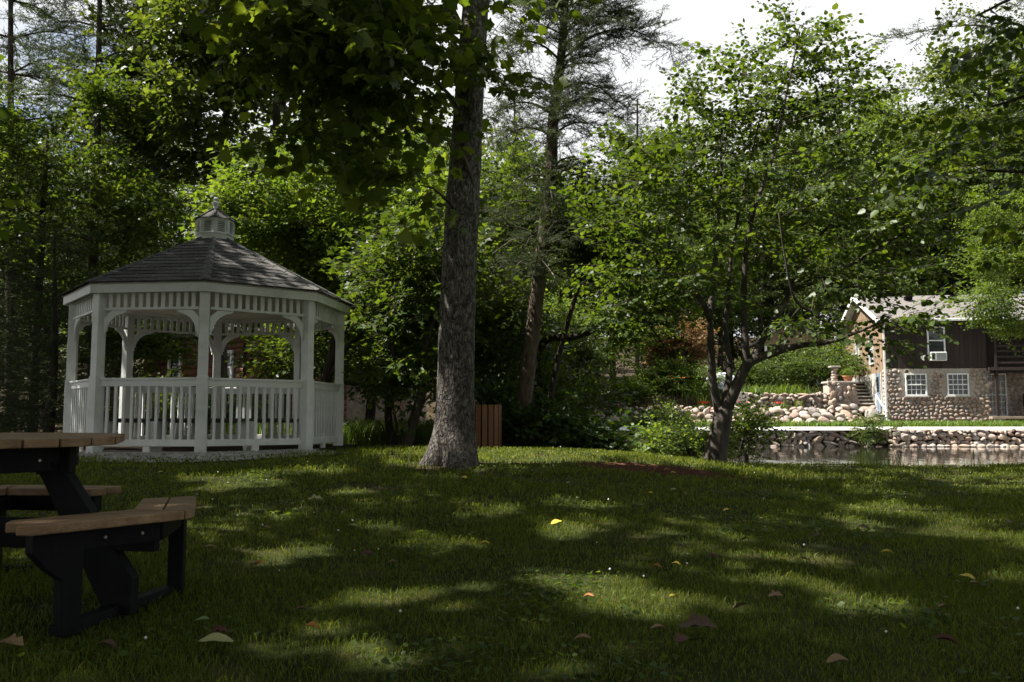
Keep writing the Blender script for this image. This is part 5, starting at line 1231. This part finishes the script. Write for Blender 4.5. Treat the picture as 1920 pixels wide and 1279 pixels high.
shrub('bush with dry brown leaves left of the leaning stems', 1270, 640, 43, 44, 42, 80, 'fine', 'leaf_brown', 223, per=5, scale=2.4)
shrub('bed of orange daylilies and leaves under the brown bush', 1280, 715, 42, 66, 34, 90, 'fine', 'leaf_fresh', 225, per=4, scale=2.2, name='daylily_bed', cat='flower bed')
shrub('leafy green bush below the daylilies at the bank edge', 1235, 785, 37.5, 26, 9, 24, 'fine', 'leaf_maple', 227, per=5, scale=1.8)
shrub('leafy bush on the terrace behind the upper garden wall', 1520, 690, 45, 80, 34, 110, 'far', 'leaf_maple', 229, per=4, scale=.8)
shrub('dark bush under the shelter eaves left of the gable', 1580, 660, 50, 40, 50, 60, 'far', 'leaf_dark', 231, per=4, scale=.8)
shrub('bushy growth right of the leaning stems by the stone slab', 1420, 700, 44, 34, 40, 60, 'far', 'leaf_maple', 233, per=4, scale=.7)
simple_tree('garden_tree', 'small garden tree with clean stem beside the pale path', 'tree', 1120, 41, [(1120, 760), (1121, 720), (1120, 680), (1120, 640)],
            [(1110, 640, 41, 70, 46, 1.6, 60), (1180, 620, 41.5, 60, 50, 1.6, 46), (1070, 600, 42, 50, 50, 1.6, 36)], 'far', M['leaf_fresh'], M['bark_grey'], 241, .11, per=4, scale=.75)
def blades(name, pts, h, w, leaf, seed, lean=.5, n3=True):
    """grass-like blades at pts (k,3): a root quad and a bent tip"""
    r = np.random.default_rng(seed); n = len(pts); a = r.uniform(0, 2 * PI, n); H = h * r.uniform(.55, 1.25, n); Wd = w * r.uniform(.7, 1.3, n); ln = lean * r.uniform(.2, 1.2, n); b = r.uniform(0, 2 * PI, n)
    dx, dy = np.cos(a), np.sin(a); ex, ey = np.cos(b) * ln, np.sin(b) * ln; o = np.zeros(n)
    S = np.stack((dx, dy, o), -1) * (Wd / 2)[:, None]; m = pts + np.stack((ex * .35 * H, ey * .35 * H, .6 * H), -1); tip = pts + np.stack((ex * H, ey * H, H * (1 - .25 * ln)), -1)
    V = np.stack((pts - S, pts + S, m + S * .8, m - S * .8, tip), 1).reshape(-1, 3); i = np.arange(n)[:, None] * 5
    return V, i + np.array([[0, 1, 2, 3]]), i + np.array([[3, 2, 4]])
def clump(label, x, y, n, h, w, rad, leaf, seed, flowers=None, name='ornamental_grass', cat='plant', z=None):
    r = np.random.default_rng(seed); p = np.stack((x + r.normal(0, rad, n), y + r.normal(0, rad * .6, n), np.zeros(n)), -1); p[:, 2] = ground(p[:, 0], p[:, 1]) if z is None else z
    V, Q, T = blades(name, p, h, w, leaf, seed, .8)
    b = np.array((x, y, gz(x, y) if z is None else z)); t = thing(name, label, cat, tuple(b)); link('foliage', mesh_np('foliage', V - b, [Q, T], M[leaf]), t)
    if flowers:
        mt, k, s = flowers; fm = MB()
        for i in range(5): a = i * 2 * PI / 5; fm.add([(0, 0, 0), (math.cos(a - .5) * s * .6, math.sin(a - .5) * s * .6, s * .5), (math.cos(a) * s, math.sin(a) * s, s * .45), (math.cos(a + .5) * s * .6, math.sin(a + .5) * s * .6, s * .5)], [(0, 1, 2, 3)])
        me = fm.mesh('flower', mt)
        for i in range(k): link('flower', me, t, (r.normal(0, rad * .8), r.normal(0, rad * .5), h * r.uniform(.85, 1.2)), (r.uniform(-.5, .5), r.uniform(-.5, .5), r.uniform(0, 6)))
    return t
clump('red-flowered canna on the lower terrace above the biggest boulders', 11.9, 39.6, 40, .35, .05, .12, 'leaf_fresh', 251, (M['red'], 3, .13))
clump('pink flowers beside the pale slab at the end of the upper wall', 10.0, 39.6, 60, .35, .05, .3, 'leaf_fresh', 253, (M['pink'], 6, .1))
clump('red flowers left of the leaning stems above the boulders', 8.6, 39.5, 50, .3, .05, .25, 'leaf_fresh', 255, (M['red'], 4, .12))
clump('single red bloom among shaded stones near the garden tree', 4.7, 39.4, 30, .25, .05, .12, 'leaf_fresh', 256, (M['red'], 2, .1))
clump('orange daylilies in front of the brown bush', 7.6, 41.2, 160, .7, .03, .5, 'leaf_fresh', 257, (M['orange'], 16, .1))
clump('arching bright grass at the left end of the daylily bed', 8.6, 40.8, 160, .8, .04, .35, 'leaf_fresh', 258)
clump('strappy leaved plants along the top of the upper garden wall', 12.6, 41.0, 420, .55, .035, .75, 'leaf_fresh', 259)
clump('strappy clump at the left end of the upper garden wall', 11.3, 41.2, 200, .5, .035, .3, 'leaf_fresh', 260)

shrub('low dark bush in front of the log cabin wall', 430, 770, 25, 90, 34, 60, 'far', 'leaf_dark', 235, per=3, scale=.7)
shrub('dark bush behind the board fence beyond the gazebo entrance', 290, 770, 25, 60, 36, 46, 'far', 'leaf_maple', 237, per=3, scale=.7)

# ------------------------------------------------------------------ wood behind, and trees round the lawn
def wood_variants():
    out_ = []
    for i, (leaf, key, h) in enumerate((('leaf_maple', 'far', 13.5), ('leaf_oak', 'far', 15.0), ('leaf_fresh', 'far', 12.0))):
        r = np.random.default_rng(300 + i); P = smooth_path([(0, 0, -.2), (.1, .1, h * .35), (-.1, 0, h * .65), (.1, .1, h * .95)], 24)
        bl = [(r.normal(0, 1.3), r.normal(0, 1.3), h * f, 2.6 * k, 2.6 * k, h * .16, n) for f, k, n in ((.28, 1.0, 50), (.42, 1.25, 64), (.58, 1.3, 70), (.72, 1.1, 56), (.88, .75, 36))]
        bl += [(2.2 * math.cos(a), 2.2 * math.sin(a), h * .5 + r.normal(0, 1.5), 1.6, 1.6, 1.4, 22) for a in (0, 1.6, 3.1, 4.7)]
        t = foliage_tree('woodland_tree', '', 'tree', (0, 0, 0), [(P, np.linspace(.24, .05, 24))], [], blob_points(bl, r, .3), key, M[leaf], M['bark_dark'], 310 + i, per=3, scale=1.0, twigm=M['twig'])
        out_.append(t)
    return out_
WV = wood_variants(); used = [False] * 3
wr = random.Random(9)
def wood(i, x, y, s, label, group=None, rz=None, sz=None):
    rz = wr.uniform(0, 6.28) if rz is None else rz; z = gz(x, y)
    sc = (s, s, s * (sz or 1))
    if not used[i]:
        t = WV[i]; used[i] = True; t.location = (x, y, z); t.rotation_euler = (0, 0, rz); t.scale = sc; t['label'] = label
    else: t = copy_thing(WV[i], (x, y, z), rz, label, sc)
    if group: t['group'] = group
    elif 'group' in t: del t['group']
    return t
def at_px(px, d): return ((px - 960) / F * d, d)
G1 = 'broadleaf trees of the wood behind the gazebo'
for k, (px, d, s, i) in enumerate(((-60, 31, .9, 0), (90, 34, .85, 1), (215, 31, .75, 0), (330, 36, .9, 1), (470, 34, .85, 0), (610, 33, .8, 1), (740, 35, .9, 0), (850, 38, .85, 1), (-150, 42, 1.3, 1), (30, 46, .95, 0), (180, 47, .85, 1), (400, 48, .92, 0), (560, 47, .95, 1), (700, 49, 1.3, 0), (820, 52, 1.15, 1))):
    wood(i, *at_px(px, d), s, 'tall dark broadleaf tree in the wood behind the gazebo', G1)
G2 = 'trees of the wood across the water, left of the house'
for px, d, s, i in ((935, 46, .78, 0), (1010, 52, .82, 1), (1085, 58, .84, 0), (1150, 52, .82, 1), (1225, 56, 1.05, 0), (1300, 55, 1.2, 1), (1350, 50, .72, 0), (1432, 51, .74, 1), (1285, 50, .66, 0), (1370, 58, 1.25, 0), (1445, 56, 1.15, 1), (1530, 60, 1.3, 0), (980, 66, 1.0, 0), (1240, 70, 1.3, 1)):
    wood(i, *at_px(px, d), s, 'leafy tree in the wood across the water left of the house', G2)
wood(2, *at_px(1590, 57), 1.5, 'tallest bright leafy tree rising behind the leaning stems, its top against the cloud', sz=1.17)
G3 = 'dark trees behind the house roof'
for px, d, s, i in ((1660, 58, 1.25, 0), (1730, 62, 1.3, 1), (1800, 60, 1.45, 0), (1880, 58, 1.6, 1), (1960, 62, 1.7, 0), (2060, 56, 1.6, 1), (1700, 74, 1.6, 1), (1840, 76, 1.8, 0)):
    wood(i, *at_px(px, d), s, 'dark broadleaf tree close behind the house roof', G3)
simple_tree('oak_tree', 'bright sunlit oak spreading in front of the right half of the house', 'tree', 2010, 36, [(2010, 820), (2000, 650), (1980, 500), (1960, 380)],
            [(1900, 480, 35, 90, 80, 2.0, 90), (1850, 560, 34.5, 50, 46, 1.3, 40), (1930, 600, 34.5, 60, 40, 1.4, 34), (1960, 350, 36, 110, 90, 2.2, 80), (1850, 420, 35.5, 60, 50, 1.6, 40), (1870, 610, 34.5, 26, 18, .8, 12), (2050, 500, 36, 90, 120, 2.2, 60)], 'far', M['leaf_fresh'], M['bark_grey'], 351, .22, per=4, scale=.62, gap=.3,
            extra=[([(2000, 640, 36), (1950, 590, 35.4), (1890, 560, 35), (1840, 560, 34.6)], .07)])
tall_pine('white pine at the upper right reaching a long bough toward the sky gap', 1985, 27, -220, 361, [(-150, 2.0, 1), (-60, 1.6, 1), (20, 1.5, 1), (75, 5.0, 1), (150, 1.5, 1), (220, 1.6, 1), (330, 1.6, 1)], .2, per=2)
tall_pine('pale conifer behind the thin pine, right of its trunk', 1195, 47, 235, 363, [(y, .3 + (y - 236) / 90, .3 + (y - 236) / 90) for y in range(240, 480, 24)], .14, per=3, tip=.04)
tall_pine('pale conifer left of the thin pine with its tip against the cloud', 965, 47, 175, 367, [(y, .25 + (y - 180) / 120, .25 + (y - 180) / 120) for y in range(182, 480, 24)], .14, per=3, tip=.04)
# unseen trees added beside and behind the camera to shade lawn and block sky
def added_shade_tree(label, x, y, h, R_, seed, n=70, gaps=True):
    r = np.random.default_rng(seed); b0 = np.array((x, y, gz(x, y))); P = smooth_path([b0 - (0, 0, .1), b0 + (.1, 0, h * .35), b0 + (-.1, .1, h * .65), b0 + (0, 0, h * .95)], 24)
    bl = [(x + r.normal(0, .8), y + r.normal(0, .8), b0[2] + h * f, R_ * k, R_ * k, h * .13, int(n * k)) for f, k in ((.38, .85), (.52, 1.0), (.67, 1.0), (.82, .75))]
    foliage_tree('added_shade_tree', label, 'tree', b0, [(P, np.linspace(.22, .05, 24))], [], blob_points(bl, r, .15), 'canopy', M['leaf_maple'], M['bark_dark'], seed + 1, per=4, scale=1.0, twigm=M['twig'], gaps=gaps)
added_shade_tree('unseen tree added left of the picnic table to shade the lawn', -7.6, 4.5, 13, 3.3, 501)
added_shade_tree('unseen tree added behind the viewer beside the picnic table for shade', -8.2, .6, 14, 3.3, 503)
added_shade_tree('unseen tree added between the picnic table and the left spruces for shade', -11.3, 9.2, 14, 3.4, 505)
added_shade_tree('tall unseen tree added well left of the picnic table for shade', -14.2, 5.2, 16, 3.4, 507)
added_shade_tree('unseen tree added left of the gazebo to shade its roof', -12.6, 12.7, 14, 3.7, 509, 80, FLOOR_GAP)
added_shade_tree('tall unseen tree added left of the pines to shade the wood', -17.0, 18.0, 17, 3.6, 511, 70, False)
for (x, y, s, i), lab in zip(((-6.5, -5.0, 1.0, 0), (3.5, -6.5, 1.1, 2), (9.5, -2.5, 1.05, 1), (10.8, 4.5, 1.1, 0), (-1.5, -11, 1.2, 1), (6.5, -7, 1.2, 0)),
        ('unseen tree added behind the viewer on the picnic table side to block sky light', 'unseen tree added right behind the viewer to block sky light', 'unseen tree added behind the viewer toward the water to block sky light', 'unseen tree added right of the view toward the water to block sky light', 'unseen tree added far behind the viewer to block sky light', 'second unseen tree added far behind the viewer, nearer the water, to block sky light')):
    wood(i, x, y, s, lab)  # unseen trees added to keep sky light off the lawn

# ------------------------------------------------------------------ turf, tall grass, weeds
def scatter(n, x0, x1, y0, y1, seed):
    r = np.random.default_rng(seed); return r.uniform(x0, x1, n), r.uniform(y0, y1, n), r
def turf():
    m = leaf_mat('grass_blade', (0.058, 0.088, 0.012), (0.10, 0.135, 0.019), (0.19, 0.195, 0.055), transl=.4, tcol=(1.9, 1.8, .6), rough=.6, spec=.1)
    Vs, Qs, Ts, n = [], [], [], 0
    for y0, y1, dens, h, w, sd in ((2.6, 4.6, 7000, .046, .0034, 1), (4.6, 6.5, 3900, .046, .0044, 2), (6.5, 9, 1800, .047, .0072, 3), (9, 13.4, 900, .058, .0115, 4)):
        hw = .60 * y1 + 1.0; k = int(dens * 2 * hw * (y1 - y0)); x, y, r = scatter(k, -hw, hw, y0, y1, 400 + sd); ok = (abs(x) < .60 * y + 1.3) & (r.uniform(0, 1, k) < lawn_mask(x, y) * (.55 + .45 * (np.sin(x * 2.7 + y) * np.sin(y * 3.1 - x) > -.3)))
        x, y = x[ok], y[ok]; hh = h * (1 + .35 * np.sin(x * 1.3 + 2 * np.sin(y * .9)) * np.sin(y * 1.7)); p = np.stack((x, y, ground(x, y) - .004), -1)
        V, Q, T = blades('g', p, 1.0, w, None, 410 + sd, .75); V = V.reshape(-1, 5, 3); V = p[:, None, :] + (V - p[:, None, :]) * np.stack((np.where(True, hh, hh), hh, hh), -1)[:, None, :] if False else V
        # blades() works at unit height: scale the rise and lean, keep the width
        base = (V[:, 0] + V[:, 1]) / 2; mid = (V[:, 2] + V[:, 3]) / 2; sdv = (V[:, 1] - V[:, 0]) / 2; mid = base + (mid - base) * hh[:, None]; tip = base + (V[:, 4] - base) * hh[:, None]
        V = np.stack((base, mid + sdv, tip, mid - sdv), 1).reshape(-1, 3); Q = np.arange(len(base))[:, None] * 4 + np.array([[0, 1, 2, 3]])
        Vs.append(V); Qs.append(Q + n); n += len(V)
    # broad-leaved weeds and clover leaves among the blades
    k = 7000; r = np.random.default_rng(420); cx, cy = r.uniform(-4, 6, 90), 3 + 7 * r.uniform(0, 1, 90) ** 1.2; w_ = r.integers(0, 90, k); x, y = cx[w_] + r.normal(0, .16, k), cy[w_] + r.normal(0, .13, k); ok = lawn_mask(x, y) > .9; x, y = x[ok], y[ok]; k = len(x)
    LV, LT = leaf_shape('heart'); Rm = frames(np.stack((r.normal(0, 1, k), r.normal(0, 1, k), r.normal(.1, .25, k)), -1), np.tile((0, 0, 1.0), (k, 1)), r.normal(0, .3, k))
    V = np.einsum('nij,kj->nki', Rm, LV * (1, 1.25, 1)) * r.uniform(.014, .034, (k, 1, 1)) + np.stack((x, y, ground(x, y) + r.uniform(.02, .05, k)), -1)[:, None, :]
    tag(link('lawn_weeds', mesh_np('lawn_weeds', V.reshape(-1, 3), [(np.arange(k)[:, None, None] * len(LV) + LT[None]).reshape(-1, 3)], M['leaf_fresh'])), 'patches of clover leaves and small weeds in the lawn', 'weeds', kind='stuff')
    o = link('grass', mesh_np('grass', np.vstack(Vs), [np.vstack(Qs)], m)); tag(o, 'mown lawn grass in dappled light', 'grass', kind='stuff')
    # far bank strip and rough grass
    r = np.random.default_rng(430); P = []
    x, y, _ = scatter(9000, 2.4, 30, 37.3, 38.4, 431); P.append((np.stack((x, y, ground(x, y)), -1), .26, .035))
    for (pts, h, w) in P:
        V, Q, T = blades('g', pts, h, w, None, 432, .6); o = tag(link('bank_grass', mesh_np('bank_grass', V, [Q, T], leaf_mat('bank_blade', (0.07, 0.12, 0.02), (0.10, 0.17, 0.03), (0.15, 0.2, 0.05)))), 'bright grass strip along the far bank path', 'grass', kind='stuff')
    x, y, r = scatter(15000, -5.5, -1.0, 13.8, 19, 433); ok = (np.hypot(x - GAZ[0], y - GAZ[1]) > 2.5) & (x > -4.6 + 0 * y) | (y > 16.2); x, y = x[ok], y[ok]
    V, Q, T = blades('g', np.stack((x, y, ground(x, y)), -1), .42, .011, None, 434, .7); tag(link('tall_grass', mesh_np('tall_grass', V, [Q, T], M['leaf_maple'])), 'tall unmown grass behind the dark stems beside the gazebo', 'tall grass', kind='stuff')
    pts = []
    r = np.random.default_rng(436)
    for c in range(40):
        cx, cy = r.uniform(2.9, 7.2), r.uniform(13.2, 14.4); k = r.integers(4, 12); pts.append(np.stack((cx + r.normal(0, .14, k), cy + r.normal(0, .14, k), np.zeros(k)), -1))
    p = np.vstack(pts); p[:, 2] = np.maximum(ground(p[:, 0], p[:, 1]), .0); V, Q, T = blades('g', p, .5, .011, None, 437, .6)
    tag(link('waterside_weeds', mesh_np('waterside_weeds', V, [Q, T], M['leaf_maple'])), 'thin weeds along the near edge of the water', 'weeds', kind='stuff')
    # clover heads and mulch chips
    k = 95; r = np.random.default_rng(440); x = r.uniform(-3, 8, k); y = 3.2 + 9 * r.uniform(0, 1, k) ** .8; V, T = [], []; O = np.array([(1, 0, 0), (-1, 0, 0), (0, 1, 0), (0, -1, 0), (0, 0, 1), (0, 0, -1)], float) * .0065; F8 = np.array([(0, 2, 4), (2, 1, 4), (1, 3, 4), (3, 0, 4), (2, 0, 5), (1, 2, 5), (3, 1, 5), (0, 3, 5)])
    ok = (abs(x) < .6 * y) & (lawn_mask(x, y) > .9); x, y = x[ok], y[ok]; z = ground(x, y) + .055
    V = (O[None] * r.uniform(.7, 1.3, (len(x), 1, 1)) + np.stack((x, y, z), -1)[:, None, :]).reshape(-1, 3); T = (np.arange(len(x))[:, None, None] * 6 + F8[None]).reshape(-1, 3)
    tag(link('clover', mesh_np('clover', V, [T], M['clover'])), 'tiny white clover heads dotted over the lawn', 'clover', kind='stuff')
    k = 2600; a = r.uniform(0, 2 * PI, k); q = np.sqrt(r.uniform(0, 1, k)); x = MULCH[0] + 1.0 * q * np.cos(a); y = MULCH[1] + .60 * q * np.sin(a); th = r.uniform(0, PI, k)
    B = np.array([(-1, -.35, 0), (1, -.35, 0), (1, .35, 0), (-1, .35, 0), (-.8, -.25, .3), (.8, -.25, .3), (.8, .25, .3), (-.8, .25, .3)]) ; s = r.uniform(.012, .03, k)
    c_, s_ = np.cos(th)[:, None], np.sin(th)[:, None]; V = np.stack((B[None, :, 0] * c_ - B[None, :, 1] * s_, B[None, :, 0] * s_ + B[None, :, 1] * c_, B[None, :, 2] + 0 * c_), -1) * s[:, None, None] + np.stack((x, y, ground(x, y) + .006), -1)[:, None, :]
    F6 = np.array([(4, 5, 6, 7), (0, 1, 5, 4), (1, 2, 6, 5), (2, 3, 7, 6), (3, 0, 4, 7)]); Q = (np.arange(k)[:, None, None] * 8 + F6[None]).reshape(-1, 4)
    tag(link('mulch', mesh_np('mulch', V.reshape(-1, 3), [Q], mat('mulch', (.05, .02, .012), (.13, .055, .03), 20, 1.0))), 'round patch of red-brown wood mulch on the lawn near the water', 'mulch', kind='stuff')
turf()

# ------------------------------------------------------------------ fallen leaves, one by one
def fallen_meshes():
    out_ = {}
    cols = dict(pale=((.30, .29, .13), (.40, .37, .18)), yellow=((.50, .36, .03), (.62, .48, .08)), tan=((.19, .12, .065), (.28, .185, .10)), brown=((.065, .04, .026), (.12, .07, .042)), red=((.06, .02, .013), (.10, .03, .018)), orange=((.32, .13, .03), (.42, .2, .05)), green=((.16, .22, .08), (.24, .3, .13)))
    for cn, (a, b) in cols.items():
        mt = mat('fallen_' + cn, a, b, 14, .6, .2, 60)
        for kind in ('oval', 'lobed', 'curl'):
            V, T = [], []; nu, nv = (17, 5) if kind == 'lobed' else (9, 5)
            for i in range(nu):
                u = i / (nu - 1)
                for j in range(nv):
                    v = j / (nv - 1) * 2 - 1; w = .30 * math.sin(PI * min(u * .95 + .03, 1)) ** .7
                    if kind == 'lobed': w *= 1.2 + .28 * math.cos(u * 17)
                    if kind == 'curl': w *= .75
                    bow = .05 * math.sin(PI * u) + (.09 if kind == 'oval' else .10 if kind == 'lobed' else .30) * (v * w / .3) ** 2
                    V.append((u - .5, v * w, bow + .03 * noise.noise(Vector((u * 4, v * 2, len(cn))))))
            Q = [(i * nv + j, i * nv + j + 1, (i + 1) * nv + j + 1, (i + 1) * nv + j) for i in range(nu - 1) for j in range(nv - 1)]
            n = len(V); V += [(-.5, -.008, .0), (-.5, .008, .0), (-.72, .004, .03)]
            me = mesh_np('fallen_leaf', V, [Q, [(n, n + 1, n + 2)]], mt, True); out_[cn, kind] = me
    return out_
FL = fallen_meshes(); fr_ = random.Random(12)
LEAVES = [(405, 1228, .15, 'pale', 'oval', 'largest pale yellow toothed leaf lying at the bottom left below the picnic table'), (375, 1187, .10, 'green', 'oval', 'pale green leaf just above the largest yellow one'), (412, 1208, .09, 'red', 'lobed', 'dark red crumpled leaf touching the largest yellow one'),
          (592, 948, .14, 'pale', 'lobed', 'pale star-shaped leaf on the lawn between picnic table and big trunk'), (660, 1000, .11, 'green', 'oval', 'pale grey-green leaf lying alone below the star-shaped one'), (1043, 993, .10, 'yellow', 'oval', 'yellow leaf lying in shade below the big trunk, right of it'),
          (1665, 1052, .09, 'yellow', 'curl', 'bright yellow curled leaf on the right part of the lawn'), (1815, 1100, .09, 'yellow', 'oval', 'yellow leaf near the right margin with a smaller one below it'), (1830, 1113, .07, 'tan', 'curl', 'small tan leaf touching the yellow one near the right margin'),
          (1264, 1140, .07, 'yellow', 'curl', 'yellow leaf at the edge of the brightest sun patch'), (1230, 1080, .08, 'orange', 'curl', 'orange curled leaf at the top of the brightest sun patch'), (1268, 1074, .06, 'yellow', 'curl', 'small yellow leaf beside the orange curled one'),
          (1103, 1139, .07, 'orange', 'curl', 'narrow orange leaf at the left side of the brightest sun patch'), (1455, 1137, .08, 'tan', 'lobed', 'pointed tan leaf standing up between two sun patches'), (1310, 1200, .17, 'brown', 'lobed', 'broad grey-brown lobed leaf below the brightest sun patch'),
          (1285, 1228, .12, 'red', 'lobed', 'dark red-brown leaf under the broad grey-brown one'), (585, 1198, .08, 'orange', 'curl', 'orange-brown leaf standing in grass at the lower middle'), (565, 1165, .08, 'brown', 'curl', 'brown rolled leaf just above the orange-brown one'),
          (108, 1206, .09, 'yellow', 'curl', 'dull yellow leaf below the picnic table legs'), (20, 1232, .11, 'tan', 'lobed', 'tan crumpled leaf at the lower left corner'), (200, 1236, .10, 'brown', 'curl', 'brown leaf at the bottom, left of the largest yellow one'), (245, 1131, .10, 'tan', 'oval', 'tan leaf against the foot of the picnic table leg'),
          (443, 917, .07, 'pale', 'curl', 'small pale leaf in the sun right of the far bench'), (300, 894, .07, 'yellow', 'oval', 'round yellow leaf beyond the far bench'), (278, 868, .08, 'tan', 'curl', 'tan leaf at the edge of the gazebo gravel'), (735, 1070, .06, 'tan', 'curl', 'small tan leaf in the middle of the left lawn'),
          (908, 1035, .09, 'yellow', 'curl', 'narrow yellow leaf leaning in grass below the big trunk'), (690, 1055, .10, 'red', 'lobed', 'dark leaf cluster left of the small tan leaf'), (1470, 1065, .07, 'yellow', 'oval', 'yellow leaf between the two middle sun patches'), (1430, 985, .07, 'yellow', 'oval', 'dull yellow leaf in shade left of the right sun patches'),
          (1364, 968, .09, 'yellow', 'oval', 'flat yellow leaf in shade below the mulch patch'), (1218, 935, .08, 'yellow', 'oval', 'dull yellow leaf just below the mulch patch, left side'), (1068, 916, .10, 'green', 'oval', 'pale green leaf near the big trunk, right of it'), (870, 905, .10, 'yellow', 'oval', 'yellow-green leaf at the foot of the big trunk'),
          (1266, 929, .11, 'green', 'oval', 'grey-green leaf standing on edge below the mulch patch'), (1250, 889, .09, 'orange', 'curl', 'orange leaf lying on the mulch patch'), (1262, 895, .08, 'yellow', 'curl', 'yellow leaf lying on the mulch patch, lower one'), (1620, 1003, .09, 'brown', 'lobed', 'dark brown leaf at the edge of the right sun patch'),
          (1775, 1228, .12, 'red', 'curl', 'dark red leaf in shade near the lower right corner'), (1572, 1268, .11, 'tan', 'curl', 'tan leaf standing upright at the bottom edge'), (1092, 1222, .08, 'tan', 'curl', 'tan leaf at the bottom, left of the broad grey-brown one'), (1235, 1202, .08, 'tan', 'curl', 'rolled tan leaf left of the broad grey-brown one'),
          (1508, 1065, .07, 'brown', 'curl', 'brown leaf right of the two middle sun patches'), (1895, 992, .10, 'brown', 'lobed', 'brown leaf at the right margin in the sun patch'), (1800, 931, .07, 'yellow', 'curl', 'small yellow leaf near the far right lawn'), (500, 1003, .06, 'tan', 'curl', 'small tan leaf right of the near bench'), (395, 1043, .09, 'tan', 'curl', 'tan curled leaf right of the near bench leg'), (483, 1075, .09, 'orange', 'curl', 'thin orange-tan leaf in sun right of the table shadow')]
for px, py, s, c, k, lab in LEAVES:
    p = hit(px, py); s *= .82; tag(link('fallen_leaf', FL[c, k], None, (p[0], p[1], p[2] + .045 + .05 * s), (fr_.uniform(.08, .3), fr_.uniform(-.25, .25), fr_.uniform(-.7, .7)), (s, s, s)), lab, 'leaf', 'leaves fallen on the lawn')
for i in range(30):
    y = 3.6 + 8.6 * fr_.random() ** .8; x = fr_.uniform(-.55, .58) * y
    if lawn_mask(x, y) < .9 or (x < -1.0 and y < 5.4): continue
    s = fr_.uniform(.05, .085); c = fr_.choice(['brown', 'tan', 'brown'])
    tag(link('fallen_leaf', FL[c, 'curl'], None, (x, y, gz(x, y) + .03), (fr_.uniform(-.4, .4), fr_.uniform(-.4, .4), fr_.uniform(0, 6)), (s, s, s)), 'small withered brown leaf lying in the grass among many others', 'leaf', 'small withered leaves on the lawn')
